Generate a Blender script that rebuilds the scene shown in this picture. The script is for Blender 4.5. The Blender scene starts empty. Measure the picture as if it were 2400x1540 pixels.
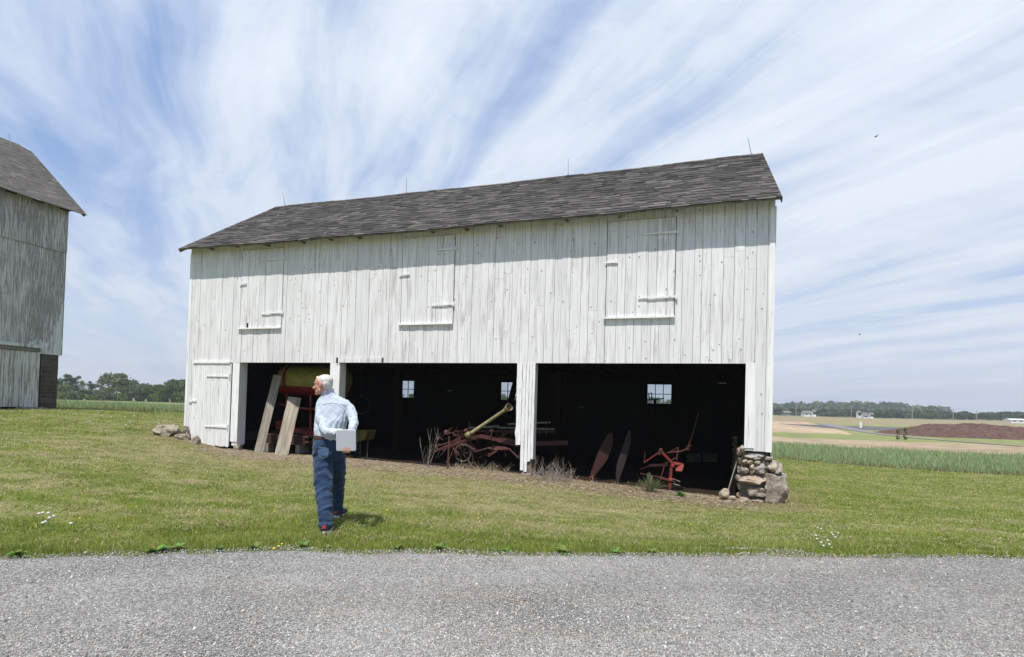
import bpy, bmesh, math, random
import numpy as np
from mathutils import Vector, Matrix, noise as mnoise
R = math.radians
S = bpy.context.scene
COL = S.collection
rng = random.Random(7)
nr = np.random.RandomState(5)

# ------------------------------------------------------------------ camera
EYE = 1.6
F_, PITCH, ROLL, SY, XC = 1286.19, .0195, .0293, -159.73, -3.92
X0, Y0, YAW = -10.3551, 17.5095, -.3255
cam = bpy.data.cameras.new('camera')
camo = bpy.data.objects.new('camera', cam)
COL.objects.link(camo)
cam.sensor_fit = 'HORIZONTAL'
cam.sensor_width = 36
cam.lens = 36 * F_ / 2400
cam.shift_x = -XC / 2400
cam.shift_y = -SY / 2400
cam.clip_start = .05
cam.clip_end = 9000
camo.matrix_world = Matrix.Translation((0, 0, EYE)) @ Matrix.Rotation(R(90) + PITCH, 4, 'X') @ Matrix.Rotation(ROLL, 4, 'Z')
S.camera = camo

# ------------------------------------------------------------------ light
SUN_EL, SUN_AZ = R(65), R(22)          # shadows fall away from the camera, 22 degrees to the right
sund = Vector((math.sin(SUN_AZ) * math.cos(SUN_EL), math.cos(SUN_AZ) * math.cos(SUN_EL), -math.sin(SUN_EL)))
sl = bpy.data.lights.new('sun', 'SUN')
sl.energy = 5.0
sl.angle = R(.6)
sl.color = (1, .955, .88)
so = bpy.data.objects.new('sun', sl)
COL.objects.link(so)
so.rotation_euler = sund.to_track_quat('-Z', 'Y').to_euler()
S.view_settings.view_transform = 'Standard'
S.view_settings.look = 'None'
S.view_settings.exposure = 0.10
S.view_settings.gamma = 1

W = bpy.data.worlds.new('World')
S.world = W
W.use_nodes = True
nt = W.node_tree
nt.nodes.clear()


class NT:
    """small helper for writing node trees"""
    def __init__(s, t):
        s.t = t

    def n(s, kind, ins=None, **kw):
        x = s.t.nodes.new(kind)
        for k, v in kw.items():
            setattr(x, k, v)
        for k, v in (ins or {}).items():
            sock = x.inputs[k]
            if isinstance(v, bpy.types.NodeSocket):
                s.t.links.new(v, sock)
            else:
                if hasattr(sock, 'default_value') and isinstance(v, (tuple, list)) and len(v) == 3 and len(sock.default_value) == 4:
                    v = (*v, 1)
                sock.default_value = v
        return x

    def math(s, op, a, b=0., c=0., clamp=False):
        x = s.n('ShaderNodeMath', {0: a, 1: b, 2: c}, operation=op)
        x.use_clamp = clamp
        return x.outputs[0]

    def mix(s, f, a, b, mode='MIX'):
        x = s.n('ShaderNodeMix', data_type='RGBA', blend_type=mode)
        for i, v in ((0, f), (6, a), (7, b)):
            if isinstance(v, bpy.types.NodeSocket):
                s.t.links.new(v, x.inputs[i])
            else:
                x.inputs[i].default_value = (*v, 1) if isinstance(v, tuple) and len(v) == 3 else v
        return x.outputs[2]

    def ramp(s, f, pts):
        x = s.n('ShaderNodeValToRGB', {0: f})
        e = x.color_ramp.elements
        while len(e) < len(pts):
            e.new(.5)
        for k, (p, c) in enumerate(pts):
            e[k].position = p
            e[k].color = (c, c, c, 1) if not isinstance(c, tuple) else (*c, 1)
        return x.outputs[0]

    def noise(s, vec, scale, detail=4, rough=.5, dist=0., out=0):
        return s.n('ShaderNodeTexNoise', {'Vector': vec, 'Scale': scale, 'Detail': detail, 'Roughness': rough, 'Distortion': dist}).outputs[out]

    def mapping(s, vec, scale=(1, 1, 1), loc=(0, 0, 0), rot=(0, 0, 0)):
        return s.n('ShaderNodeMapping', {'Vector': vec, 'Scale': scale, 'Location': loc, 'Rotation': rot}).outputs[0]


w = NT(nt)
sky = w.n('ShaderNodeTexSky', sky_type='NISHITA')
sky.sun_disc = False
sky.sun_elevation = SUN_EL
sky.sun_rotation = math.atan2(-sund.x, -sund.y)
sky.altitude = 100
sky.air_density = 1.0
sky.dust_density = 1.2
sky.ozone_density = 1.6
geo = w.n('ShaderNodeTexCoord')
sep = w.n('ShaderNodeSeparateXYZ', {0: geo.outputs['Generated']})
zz = w.math('ADD', w.math('MAXIMUM', sep.outputs[2], 0.0), .10)
px_ = w.math('DIVIDE', sep.outputs[0], zz)
py_ = w.math('DIVIDE', sep.outputs[1], zz)
pl = w.n('ShaderNodeCombineXYZ', {0: px_, 1: py_, 2: 0.0}).outputs[0]
# cirrus is drawn out along one wind direction (about 25 degrees left of the view)
rot = w.mapping(pl, rot=(0, 0, R(-25)))
warp = w.noise(rot, .55, 3, .5, 0, 1)
warped = w.n('ShaderNodeVectorMath', {0: rot, 1: w.n('ShaderNodeVectorMath', {0: warp, 1: (.55, .35, 0)}, operation='MULTIPLY').outputs[0]}, operation='ADD').outputs[0]
st1 = w.noise(w.mapping(warped, (1.15, .13, 1), (3.1, 1.7, 0)), 1.0, 7, .56, .35)
st2 = w.noise(w.mapping(warped, (3.2, .45, 1), (1.3, 7.7, 0)), 1.0, 6, .6, .5)
puf = w.noise(w.mapping(warped, (1, .6, 1), (5.3, 2.2, 0)), 1.9, 8, .62, .6)
back = w.n('ShaderNodeMapRange', {0: sep.outputs[1], 1: -.35, 2: .25, 3: -.20, 4: 0.0}, clamp=True).outputs[0]  # unseen sky behind the camera kept clear, to deepen shade on the barn front
right = w.n('ShaderNodeMapRange', {0: sep.outputs[0], 1: .0, 2: .7, 3: 0.0, 4: .05}, clamp=True).outputs[0]
left = w.n('ShaderNodeMapRange', {0: sep.outputs[0], 1: -.6, 2: -.1, 3: .012, 4: .0}, clamp=True).outputs[0]
gap = 0.0
for gd, gr, ga in (((-.53, .80, .28), .962, .05), ((-.66, .72, .22), .98, .03), ((-.30, .80, .48), .96, .02)):
    gv = Vector(gd).normalized()
    dt = w.n('ShaderNodeVectorMath', {0: geo.outputs['Generated'], 1: tuple(gv)}, operation='DOT_PRODUCT').outputs['Value']
    gm = w.n('ShaderNodeMapRange', {0: dt, 1: gr, 2: 1.0, 3: 0.0, 4: -ga}, clamp=True)
    gap = w.math('ADD', gap, gm.outputs[0])
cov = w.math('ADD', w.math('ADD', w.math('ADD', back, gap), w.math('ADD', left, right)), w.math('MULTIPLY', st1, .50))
cov = w.math('ADD', cov, w.math('ADD', w.math('MULTIPLY', st2, .34), w.math('MULTIPLY', puf, .24)))
m = w.ramp(cov, [(.43, 0.02), (.49, .36), (.55, .76), (.63, 1.0)])
hz = w.n('ShaderNodeMapRange', {0: sep.outputs[2], 1: .02, 2: .36, 3: .95, 4: 0.0}, clamp=True)
hz.interpolation_type = 'SMOOTHSTEP'
m = w.math('MAXIMUM', w.math('MULTIPLY', m, .95), w.math('MULTIPLY', hz.outputs[0], w.math('MULTIPLY_ADD', m, .35, .6)))
fwd = w.n('ShaderNodeMapRange', {0: sep.outputs[1], 1: -.35, 2: .25, 3: .15, 4: .65}, clamp=True).outputs[0]  # behind the camera the unseen sky also stays deeper blue, for darker shade
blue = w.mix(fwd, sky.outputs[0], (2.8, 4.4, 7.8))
hc = w.n('ShaderNodeMapRange', {0: sep.outputs[2], 1: .0, 2: .5}, clamp=True).outputs[0]
cloud = w.mix(hc, (6.6, 7.1, 7.9), (7.8, 8.35, 9.0))
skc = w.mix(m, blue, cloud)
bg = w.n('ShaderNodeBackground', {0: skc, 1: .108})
out = w.n('ShaderNodeOutputWorld', {0: bg.outputs[0]})

# ------------------------------------------------------------------ measuring helpers
def P(px, py, Y):
    """a point of the place at distance Y ahead of the camera, from a position in the (2400 px wide) photograph"""
    u = px - 1200 - XC
    v = py - 770 + SY
    a = u * math.cos(ROLL) + v * math.sin(ROLL)
    b = -u * math.sin(ROLL) + v * math.cos(ROLL)
    X, up = a / F_, -b / F_
    yy = math.cos(PITCH) - up * math.sin(PITCH)
    zz = math.sin(PITCH) + up * math.cos(PITCH)
    return Vector((X / yy * Y, Y, zz / yy * Y + EYE))


cy_, sy_ = math.cos(YAW), math.sin(YAW)


def BL(x, y, z):
    """barn axes (x along the front, y inwards, z from eye level) -> world"""
    return Vector((X0 + x * cy_ - y * sy_, Y0 + x * sy_ + y * cy_, z + EYE))


def barn_xy(X, Y):
    dx, dy = X - X0, Y - Y0
    return dx * cy_ + dy * sy_, -dx * sy_ + dy * cy_


# ------------------------------------------------------------------ ground height
def _al(X, Y):
    X = np.asarray(X, float)
    Y = np.asarray(Y, float)
    a = np.degrees(np.arctan2(X, Y))
    over = np.abs(a) > 65
    a = np.where(over, np.sign(a) * 65 * (180 - np.abs(a)) / 115, a)
    r = np.maximum(np.hypot(X, Y), 3.0)
    return a / 28.0, np.log(r) * 1.25


cps = []
for q in [(0, 1305, 5.0), (770, 1290, 5.55), (1600, 1300, 5.85), (2400, 1306, 6.05), (762, 1246, 6.2), (790, 1214, 6.9),
          (0, 1100, 9.2), (0, 1000, 17.5), (0, 960, 25.2), (135, 958, 28), (430, 968, 38), (300, 940, 180), (140, 937, 180), (430, 944, 180),
          (1850, 1182, 11.9), (2400, 1200, 13.5), (1812, 1075, 29.6), (2400, 1115, 25.7), (1812, 1028, 60), (2400, 1065, 45),
          (1812, 1008, 95), (2400, 1030, 88), (1812, 973, 350), (2400, 987, 320), (2100, 981, 330)]:
    p = P(*q)
    cps.append((p.x, p.y, p.z))
for lx, z in ((0, -1.27), (2, -1.58), (5, -1.63), (8.5, -1.69), (11.4, -1.75), (14, -1.86), (16.5, -1.95), (17.4, -1.93)):
    p = BL(lx, 0, z)
    cps.append(tuple(p))
for lx, z in ((1, -1.55), (8.5, -1.70), (16, -1.85)):
    p = BL(lx, 7, z)
    cps.append(tuple(p))
for a in (-60, -30, 0, 30, 60):
    for r, z in ((3, .1), (2500, -6 + EYE)):
        cps.append((r * math.sin(R(a)), r * math.cos(R(a)), z))
for X, Y, z in ((0, 60, -1.9), (0, 180, -1.7), (0, 340, -1.0), (-40, 12, -1.2), (40, 12, -2.0), (-200, 60, -1.2), (300, 60, -2.2)):
    cps.append((X, Y, z + EYE))
cps = np.array(cps)
_ca, _cl = _al(cps[:, 0], cps[:, 1])


def _U(d2):
    return np.where(d2 > 1e-12, .5 * d2 * np.log(np.maximum(d2, 1e-12)), 0)


_n = len(cps)
_K = _U((_ca[:, None] - _ca) ** 2 + (_cl[:, None] - _cl) ** 2) + np.eye(_n) * 1e-3
_Pm = np.stack([np.ones(_n), _ca, _cl], 1)
_A = np.zeros((_n + 3, _n + 3))
_A[:_n, :_n] = _K
_A[:_n, _n:] = _Pm
_A[_n:, :_n] = _Pm.T
_w = np.linalg.solve(_A, np.concatenate([cps[:, 2], np.zeros(3)]))


def GZ(X, Y):
    a, l = _al(X, Y)
    sh = a.shape
    a = a.ravel()
    l = l.ravel()
    z = _w[_n] + _w[_n + 1] * a + _w[_n + 2] * l
    for i in range(_n):
        z = z + _w[i] * _U((a - _ca[i]) ** 2 + (l - _cl[i]) ** 2)
    return z.reshape(sh)


def gz(x, y):
    return float(GZ(np.array([x]), np.array([y]))[0])


def hsh(ix, iy, seed):
    h = (ix.astype(np.int64) * 374761393 + iy.astype(np.int64) * 668265263 + seed * 1274126177) & 0x7fffffff
    h = ((h ^ (h >> 13)) * 1274126177) & 0x7fffffff
    return ((h ^ (h >> 16)) & 0xffff) / 65535.


def vn(x, y, seed=0):
    ix, iy = np.floor(x), np.floor(y)
    fx, fy = x - ix, y - iy
    fx = fx * fx * (3 - 2 * fx)
    fy = fy * fy * (3 - 2 * fy)
    return (hsh(ix, iy, seed) * (1 - fx) + hsh(ix + 1, iy, seed) * fx) * (1 - fy) + (hsh(ix, iy + 1, seed) * (1 - fx) + hsh(ix + 1, iy + 1, seed) * fx) * fy


def fbm(x, y, seed=0, o=4):
    s = 0
    t = 0
    k = 1.
    for i in range(o):
        s = s + k * vn(x * 2 ** i + i * 17.3, y * 2 ** i - i * 9.1, seed + i)
        t += k
        k *= .55
    return s / t


def sst(a, b, x):
    t = np.clip((x - a) / (b - a), 0, 1)
    return t * t * (3 - 2 * t)


def road_edge(X):
    e = np.interp(X, [-60, -4.65, -1.84, 1.84, 5.66, 60], [-.5, 5.02, 5.58, 5.86, 6.02, 9.5])
    return e + .24 * (fbm(X * .9, X * 0 + 3.3, 4, 3) - .5) + .16 * (fbm(X * 5, X * 0 + 1.3, 9, 3) - .5)


def field_edge(X):
    return np.interp(X, [-90, -29.6, -22.6, 0, 14.2, 24, 70], [32, 36, 38, 36, 29.6, 25.7, 6])


# ------------------------------------------------------------------ tags and mesh building
def tag(o, label=None, cat=None, group=None, kind=None):
    if label:
        o['label'] = label
    if cat:
        o['category'] = cat
    if group:
        o['group'] = group
    if kind:
        o['kind'] = kind
    return o


def empty(name, loc, label, cat, group=None, rz=0):
    o = bpy.data.objects.new(name, None)
    o.empty_display_size = .2
    COL.objects.link(o)
    o.location = loc
    o.rotation_euler = (0, 0, rz)
    return tag(o, label, cat, group)


class MB:
    """collects shapes; build() links them as one mesh object. Coordinates are world unless org is the thing's own frame"""
    def __init__(s):
        s.v, s.f, s.t = [], [], []

    def add(s, vs, fs, tint=None):
        k = len(s.v)
        s.v += [tuple(p) for p in vs]
        if tint is None:
            tint = rng.random()
        for f in fs:
            s.f.append([i + k for i in f])
            s.t.append(tint)
        return s

    def box(s, c, sz, M=None, tint=None):
        x, y, z = sz[0] / 2, sz[1] / 2, sz[2] / 2
        vs = [Vector((a * x, b * y, d * z)) for a in (-1, 1) for b in (-1, 1) for d in (-1, 1)]
        if M:
            vs = [M @ p for p in vs]
        vs = [Vector(c) + p for p in vs]
        return s.add(vs, [(0, 1, 3, 2), (4, 6, 7, 5), (0, 4, 5, 1), (2, 3, 7, 6), (0, 2, 6, 4), (1, 5, 7, 3)], tint)

    def bb(s, x0, x1, y0, y1, z0, z1, tint=None):
        return s.box(((x0 + x1) / 2, (y0 + y1) / 2, (z0 + z1) / 2), (x1 - x0, y1 - y0, z1 - z0), None, tint)

    def bar(s, a, b, wd, th, up=Vector((0, 0, 1)), tint=None):
        """rectangular bar from a to b, wd across, th along 'up'"""
        a, b = Vector(a), Vector(b)
        d = (b - a)
        L = d.length
        d.normalize()
        sd = d.cross(up)
        if sd.length < 1e-4:
            sd = d.cross(Vector((1, 0, 0)))
        sd.normalize()
        u2 = sd.cross(d)
        M = Matrix((d, sd, u2)).transposed()
        return s.box((a + b) / 2, (L, wd, th), M, tint)

    def tube(s, pts, rad, n=8, tint=None, cap=True):
        pts = [Vector(p) for p in pts]
        if not isinstance(rad, (list, tuple)):
            rad = [rad] * len(pts)
        vs, fs = [], []
        ref = None
        for i, p in enumerate(pts):
            d = (pts[min(i + 1, len(pts) - 1)] - pts[max(i - 1, 0)]).normalized()
            if ref is None:
                ref = d.orthogonal().normalized()
            ref = (ref - d * ref.dot(d))
            if ref.length < 1e-5:
                ref = d.orthogonal()
            ref.normalize()
            b = d.cross(ref)
            for k in range(n):
                t = 2 * math.pi * k / n
                vs.append(p + (ref * math.cos(t) + b * math.sin(t)) * rad[i])
        for i in range(len(pts) - 1):
            for k in range(n):
                fs.append((i * n + k, i * n + (k + 1) % n, (i + 1) * n + (k + 1) % n, (i + 1) * n + k))
        if cap:
            fs.append(tuple(range(n))[::-1])
            fs.append(tuple(range((len(pts) - 1) * n, len(pts) * n)))
        return s.add(vs, fs, tint)

    def plate(s, pts, th, tint=None):
        """flat outline given thickness along its own normal"""
        pts = [Vector(p) for p in pts]
        nrm = Vector((0, 0, 0))
        for i in range(len(pts)):
            nrm += (pts[i] - pts[0]).cross(pts[(i + 1) % len(pts)] - pts[0])
        nrm.normalize()
        n = len(pts)
        vs = [p + nrm * th / 2 for p in pts] + [p - nrm * th / 2 for p in pts]
        fs = [tuple(range(n)), tuple(range(2 * n - 1, n - 1, -1))]
        for i in range(n):
            fs.append((i, i + n, (i + 1) % n + n, (i + 1) % n))
        return s.add(vs, fs, tint)

    def rock(s, c, sz, seed, rotz=0, sub=3, rough=.28, tint=None, tilt=0, sharp=.6):
        bm = bmesh.new()
        bmesh.ops.create_icosphere(bm, subdivisions=sub, radius=1)
        vs = []
        rk_ = random.Random(seed)
        planes = []
        if sharp > .01:
            for _ in range(16):
                pn = Vector((rk_.gauss(0, 1), rk_.gauss(0, 1), rk_.gauss(0, 1))).normalized()
                planes.append((pn, rk_.uniform(.80, 1.0)))
        M = Matrix.Rotation(rotz, 3, 'Z') @ Matrix.Rotation(tilt, 3, 'Y')
        for v in bm.verts:
            p = v.co.copy()
            m_ = max(abs(p.x), abs(p.y), abs(p.z))
            p = p.lerp(p / m_ * .86, sharp)
            for pn, pd in planes:
                o_ = p.dot(pn) - pd
                if o_ > 0:
                    p -= pn * o_
            nn = mnoise.noise(p * 1.3 + Vector((seed * 7.1, seed * 3.3, 0)))
            n2 = mnoise.noise(p * 4.0 + Vector((seed * 1.1, 5, seed * 2.3)))
            p *= 1 + rough * nn + rough * .28 * n2
            p = Vector((p.x * sz[0] / 2, p.y * sz[1] / 2, p.z * sz[2] / 2))
            vs.append(Vector(c) + M @ p)
        fs = [tuple(v.index for v in f.verts) for f in bm.faces]
        bm.free()
        return s.add(vs, fs, tint)

    def build(s, name, mat, parent=None, world=True, smooth=False, bevel=0):
        me = bpy.data.meshes.new(name)
        vs = s.v
        if parent is not None and world:
            root = parent
            while root.parent:
                root = root.parent
            Mi = (Matrix.Translation(root.location) @ root.rotation_euler.to_matrix().to_4x4()).inverted()
            vs = [Mi @ Vector(p) for p in vs]
        me.from_pydata([tuple(p) for p in vs], [], s.f)
        me.validate()
        at = me.attributes.new('rnd', 'FLOAT', 'FACE')
        if len(me.polygons) == len(s.t):
            at.data.foreach_set('value', s.t)
        me.materials.append(mat)
        if smooth:
            me.shade_smooth()
        o = bpy.data.objects.new(name, me)
        COL.objects.link(o)
        if parent is not None:
            o.parent = parent
        if bevel:
            b = o.modifiers.new('bevel', 'BEVEL')
            b.width = bevel
            b.segments = 1
            b.limit_method = 'ANGLE'
        return o


def np_mesh(name, V, Fc, mat, cols=None, parent=None, smooth=False, k=None):
    """mesh from numpy arrays; Fc (n, k) indices; cols (n_verts, 3)"""
    me = bpy.data.meshes.new(name)
    V = np.ascontiguousarray(V, dtype=np.float32)
    Fc = np.ascontiguousarray(Fc, dtype=np.int32)
    n, k = Fc.shape
    me.vertices.add(len(V))
    me.vertices.foreach_set('co', V.ravel())
    me.loops.add(n * k)
    me.loops.foreach_set('vertex_index', Fc.ravel())
    me.polygons.add(n)
    me.polygons.foreach_set('loop_start', np.arange(0, n * k, k, dtype=np.int32))
    me.update(calc_edges=True)
    if cols is not None:
        a = me.color_attributes.new('Col', 'FLOAT_COLOR', 'POINT')
        c = np.ones((len(V), 4), np.float32)
        c[:, :3] = cols
        a.data.foreach_set('color', c.ravel())
    me.materials.append(mat)
    if smooth:
        me.shade_smooth()
    o = bpy.data.objects.new(name, me)
    COL.objects.link(o)
    if parent:
        o.parent = parent
    return o


# ------------------------------------------------------------------ materials
def mat(name, col=(.5, .5, .5), rough=.7, metal=0, spec=.4):
    m = bpy.data.materials.new(name)
    m.use_nodes = True
    t = NT(m.node_tree)
    b = m.node_tree.nodes['Principled BSDF']
    b.inputs['Base Color'].default_value = (*col, 1)
    b.inputs['Roughness'].default_value = rough
    b.inputs['Metallic'].default_value = metal
    b.inputs['Specular IOR Level'].default_value = spec
    return m, t, b


def link(t, a, b):
    t.t.links.new(a, b)


def bump(t, b, h, s=.3, d=.01):
    x = t.n('ShaderNodeBump', {'Strength': s, 'Distance': d, 'Height': h})
    link(t, x.outputs[0], b.inputs['Normal'])


def board_mat(name, paint, wood, lo, hi, tone=.12, seed=0, spots=0.0, stain=0, rough=.75, zs=.8, wx=9):
    """painted boards: grain along z, paint worn through to grey wood, each board a little different"""
    m, t, b = mat(name, rough=rough, spec=.25)
    tc = t.n('ShaderNodeTexCoord').outputs['Object']
    rn = t.n('ShaderNodeAttribute', attribute_name='rnd').outputs['Fac']
    off = t.n('ShaderNodeCombineXYZ', {0: t.math('MULTIPLY', rn, 37.), 1: 0., 2: t.math('MULTIPLY', rn, 91.)}).outputs[0]
    v = t.n('ShaderNodeVectorMath', {0: tc, 1: off}, operation='ADD').outputs[0]
    grain = t.noise(t.mapping(v, (26, 26, 1.1)), 1.0, 6, .65, .3)
    wear = t.noise(t.mapping(v, (wx, wx, zs), (seed, 0, 0)), 1.0, 7, .68, .5)
    big = t.noise(t.mapping(tc, (.5, .5, .5), (seed, 3, 0)), 1.0, 3, .5)
    per = t.math('MULTIPLY_ADD', rn, .10, -.05)
    a = t.math('ADD', t.math('ADD', wear, t.math('MULTIPLY_ADD', big, .30, -.15)), per)
    wf = t.n('ShaderNodeMapRange', {0: a, 1: lo, 2: hi}, clamp=True)
    wf.interpolation_type = 'SMOOTHSTEP'
    fine = t.noise(t.mapping(v, (60, 60, 6)), 1.0, 4, .7)
    wfac = t.math('MULTIPLY', wf.outputs[0], t.math('MULTIPLY_ADD', fine, 1.2, .25), clamp=True)
    gr = t.ramp(grain, [(.33, .70), (.46, .93), (.56, 1.0), (.7, 1.03)])
    pc = t.mix(1.0, tuple(paint), gr, 'MULTIPLY')
    tn = t.math('MULTIPLY_ADD', rn, tone, 1 - tone * .6)
    pc = t.mix(1.0, pc, t.n('ShaderNodeCombineXYZ', {0: tn, 1: tn, 2: tn}).outputs[0], 'MULTIPLY')
    wc = t.mix(grain, tuple(c * .65 for c in wood), tuple(c * 1.25 for c in wood))
    c = t.mix(wfac, pc, wc)
    if spots:
        vo = t.n('ShaderNodeTexVoronoi', {'Vector': t.mapping(v, (6, 6, 4.5)), 'Scale': 1.0})
        kn = t.math('LESS_THAN', vo.outputs['Distance'], .13)
        sel = t.math('GREATER_THAN', t.n('ShaderNodeSeparateColor', {0: vo.outputs['Color']}).outputs[0], 1 - spots)
        c = t.mix(t.math('MULTIPLY', t.math('MULTIPLY', kn, sel), .7), c, tuple(x * .5 for x in wood))
    if stain:
        zs = t.n('ShaderNodeSeparateXYZ', {0: tc}).outputs[2]
        st = t.n('ShaderNodeMapRange', {0: t.math('ADD', zs, t.math('MULTIPLY', wear, -1.6)), 1: -.9, 2: stain, 3: .8, 4: 0.}, clamp=True).outputs[0]
        c = t.mix(st, c, (.12, .085, .06))
    link(t, c, b.inputs['Base Color'])
    bump(t, b, t.math('ADD', grain, t.math('MULTIPLY', wfac, -.5)), .55, .006)
    return m


M_white = board_mat('white_painted_boards', (.755, .755, .765), (.46, .44, .42), .50, .74, .11, spots=.4)
M_white_door = board_mat('white_painted_door', (.82, .83, .82), (.40, .37, .33), .58, .72, .06, 3., spots=.5)
M_trim = board_mat('white_trim', (.84, .85, .85), (.42, .40, .37), .60, .75, .04, 9.)
M_old = board_mat('weathered_boards', (.60, .59, .58), (.20, .193, .187), .38, .56, .25, 5., zs=1.2, wx=24)
M_oldlow = board_mat('peeling_white_boards', (.60, .61, .61), (.20, .175, .155), .42, .60, .2, 8., stain=0, zs=.9, wx=20)
M_oldfresh = board_mat('fresher_paint_boards', (.60, .63, .635), (.22, .2, .18), .50, .64, .1, 2.)
M_plank = board_mat('bare_grey_plank', (.36, .33, .28), (.20, .175, .14), .42, .62, .15, 1., spots=.4, rough=.85)
M_plank2 = board_mat('bare_tan_plank', (.41, .36, .285), (.23, .20, .155), .40, .60, .15, 6., spots=.6, rough=.85)
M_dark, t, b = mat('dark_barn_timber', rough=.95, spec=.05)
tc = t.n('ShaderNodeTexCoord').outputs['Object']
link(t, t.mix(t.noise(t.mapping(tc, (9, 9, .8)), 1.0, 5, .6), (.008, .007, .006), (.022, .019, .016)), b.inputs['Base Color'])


def shingle_mat(name, a, b2, c2):
    m, t, b = mat(name, rough=.92, spec=.2)
    rn = t.n('ShaderNodeAttribute', attribute_name='rnd').outputs['Fac']
    tc = t.n('ShaderNodeTexCoord').outputs['Object']
    c = t.ramp(rn, [(0, a), (.45, b2), (.8, c2), (1, tuple(x * 1.25 for x in c2))])
    big = t.noise(tc, .45, 4, .6)
    c = t.mix(1.0, c, t.ramp(big, [(.3, .82), (.7, 1.15)]), 'MULTIPLY')
    gr = t.noise(tc, 90, 3, .7)
    c = t.mix(1.0, c, t.ramp(gr, [(.3, .72), (.7, 1.25)]), 'MULTIPLY')
    link(t, c, b.inputs['Base Color'])
    bump(t, b, gr, .5, .004)
    return m


M_shingle = shingle_mat('brown_grey_shingles', (.042, .039, .038), (.076, .071, .068), (.132, .123, .118))
M_shingle2 = shingle_mat('grey_shingles', (.085, .08, .075), (.12, .113, .106), (.155, .146, .136))


def stone_mat(name, cols, sc=9, lich=.5):
    m, t, b = mat(name, rough=.9, spec=.2)
    tc = t.n('ShaderNodeTexCoord').outputs['Object']
    rn = t.n('ShaderNodeAttribute', attribute_name='rnd').outputs['Fac']
    k = len(cols)
    base = t.ramp(rn, [(i / (k - 1), c) for i, c in enumerate(cols)])
    n1 = t.noise(tc, sc, 8, .7, .4)
    n2 = t.noise(tc, sc * 5, 4, .6)
    c = t.mix(1.0, base, t.ramp(n1, [(.3, .45), (.5, .95), (.72, 1.5)]), 'MULTIPLY')
    c = t.mix(t.math('MULTIPLY', t.ramp(t.noise(tc, sc * 1.7, 5, .7), [(.55, 0.), (.66, 1.)]), lich), c, (.50, .47, .40))
    c = t.mix(1.0, c, t.ramp(n2, [(.3, .75), (.7, 1.2)]), 'MULTIPLY')
    link(t, c, b.inputs['Base Color'])
    bump(t, b, t.math('ADD', n1, t.math('MULTIPLY', n2, .35)), .9, .03)
    return m


M_stone = stone_mat('field_stone', [(.30, .25, .20), (.34, .325, .30), (.42, .35, .26), (.29, .25, .215), (.40, .31, .235)], 7, .55)
M_stone2 = stone_mat('brown_wall_stone', [(.06, .048, .042), (.085, .066, .056), (.075, .062, .058), (.10, .08, .066)], 6, .06)
M_boulder = stone_mat('weathered_boulder', [(.25, .20, .15), (.31, .28, .22), (.26, .22, .165)], 6, .35)
M_mortar, t, b = mat('mortar', (.16, .135, .11), .95)
tc = t.n('ShaderNodeTexCoord').outputs['Object']
link(t, t.mix(t.noise(tc, 14, 5, .6), (.09, .075, .06), (.20, .17, .135)), b.inputs['Base Color'])


def worn(name, col, rust=(.10, .045, .025), amt=.5, rough=.6, sc=7):
    m, t, b = mat(name, col, rough, 0, .3)
    tc = t.n('ShaderNodeTexCoord').outputs['Object']
    n = t.noise(tc, sc, 7, .65, .3)
    f = t.ramp(n, [(.5 - amt * .25, 0.), (.62, 1.)])
    c = t.mix(f, tuple(col), tuple(rust))
    c = t.mix(1.0, c, t.ramp(t.noise(tc, sc * 4, 3, .6), [(.3, .75), (.7, 1.2)]), 'MULTIPLY')
    link(t, c, b.inputs['Base Color'])
    bump(t, b, n, .3, .004)
    return m


M_red = worn('red_enamel', (.22, .012, .014), (.10, .010, .010), .2, .45)
M_redrust = worn('faded_red_iron', (.125, .036, .03), (.065, .034, .026), .6, .75, 12)
M_redrust2 = worn('bright_worn_red', (.25, .032, .024), (.11, .036, .026), .4, .65, 12)
M_darkred = worn('dark_red_blade', (.042, .006, .006), (.022, .009, .008), .5, .6, 9)
M_yellow = worn('yellow_plastic', (.27, .25, .055), (.21, .20, .05), .2, .5, 4)
M_tube = worn('olive_yellow_plastic', (.27, .25, .12), (.17, .15, .08), .5, .55, 9)
M_iron = worn('old_iron', (.10, .09, .085), (.09, .055, .035), .6, .7, 14)
M_steel = worn('galvanised_rod', (.33, .33, .34), (.18, .17, .16), .3, .5, 20)
M_pale = worn('pale_painted_bar', (.30, .30, .27), (.16, .14, .11), .4, .7, 10)
M_black, t, b = mat('black_rubber', (.02, .02, .02), .8)
M_glass, t, b = mat('window_glass', (.9, .9, .9), .1)
m_ = M_glass.node_tree
for n in list(m_.nodes):
    m_.nodes.remove(n)
t = NT(m_)
fr = t.n('ShaderNodeFresnel', {'IOR': 1.45})
tr = t.n('ShaderNodeBsdfTransparent', {0: (.82, .85, .86, 1)})
gl = t.n('ShaderNodeBsdfGlossy', {0: (1, 1, 1, 1), 'Roughness': .08})
mx = t.n('ShaderNodeMixShader', {0: fr.outputs[0], 1: tr.outputs[0], 2: gl.outputs[0]})
t.n('ShaderNodeOutputMaterial', {0: mx.outputs[0]})


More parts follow.
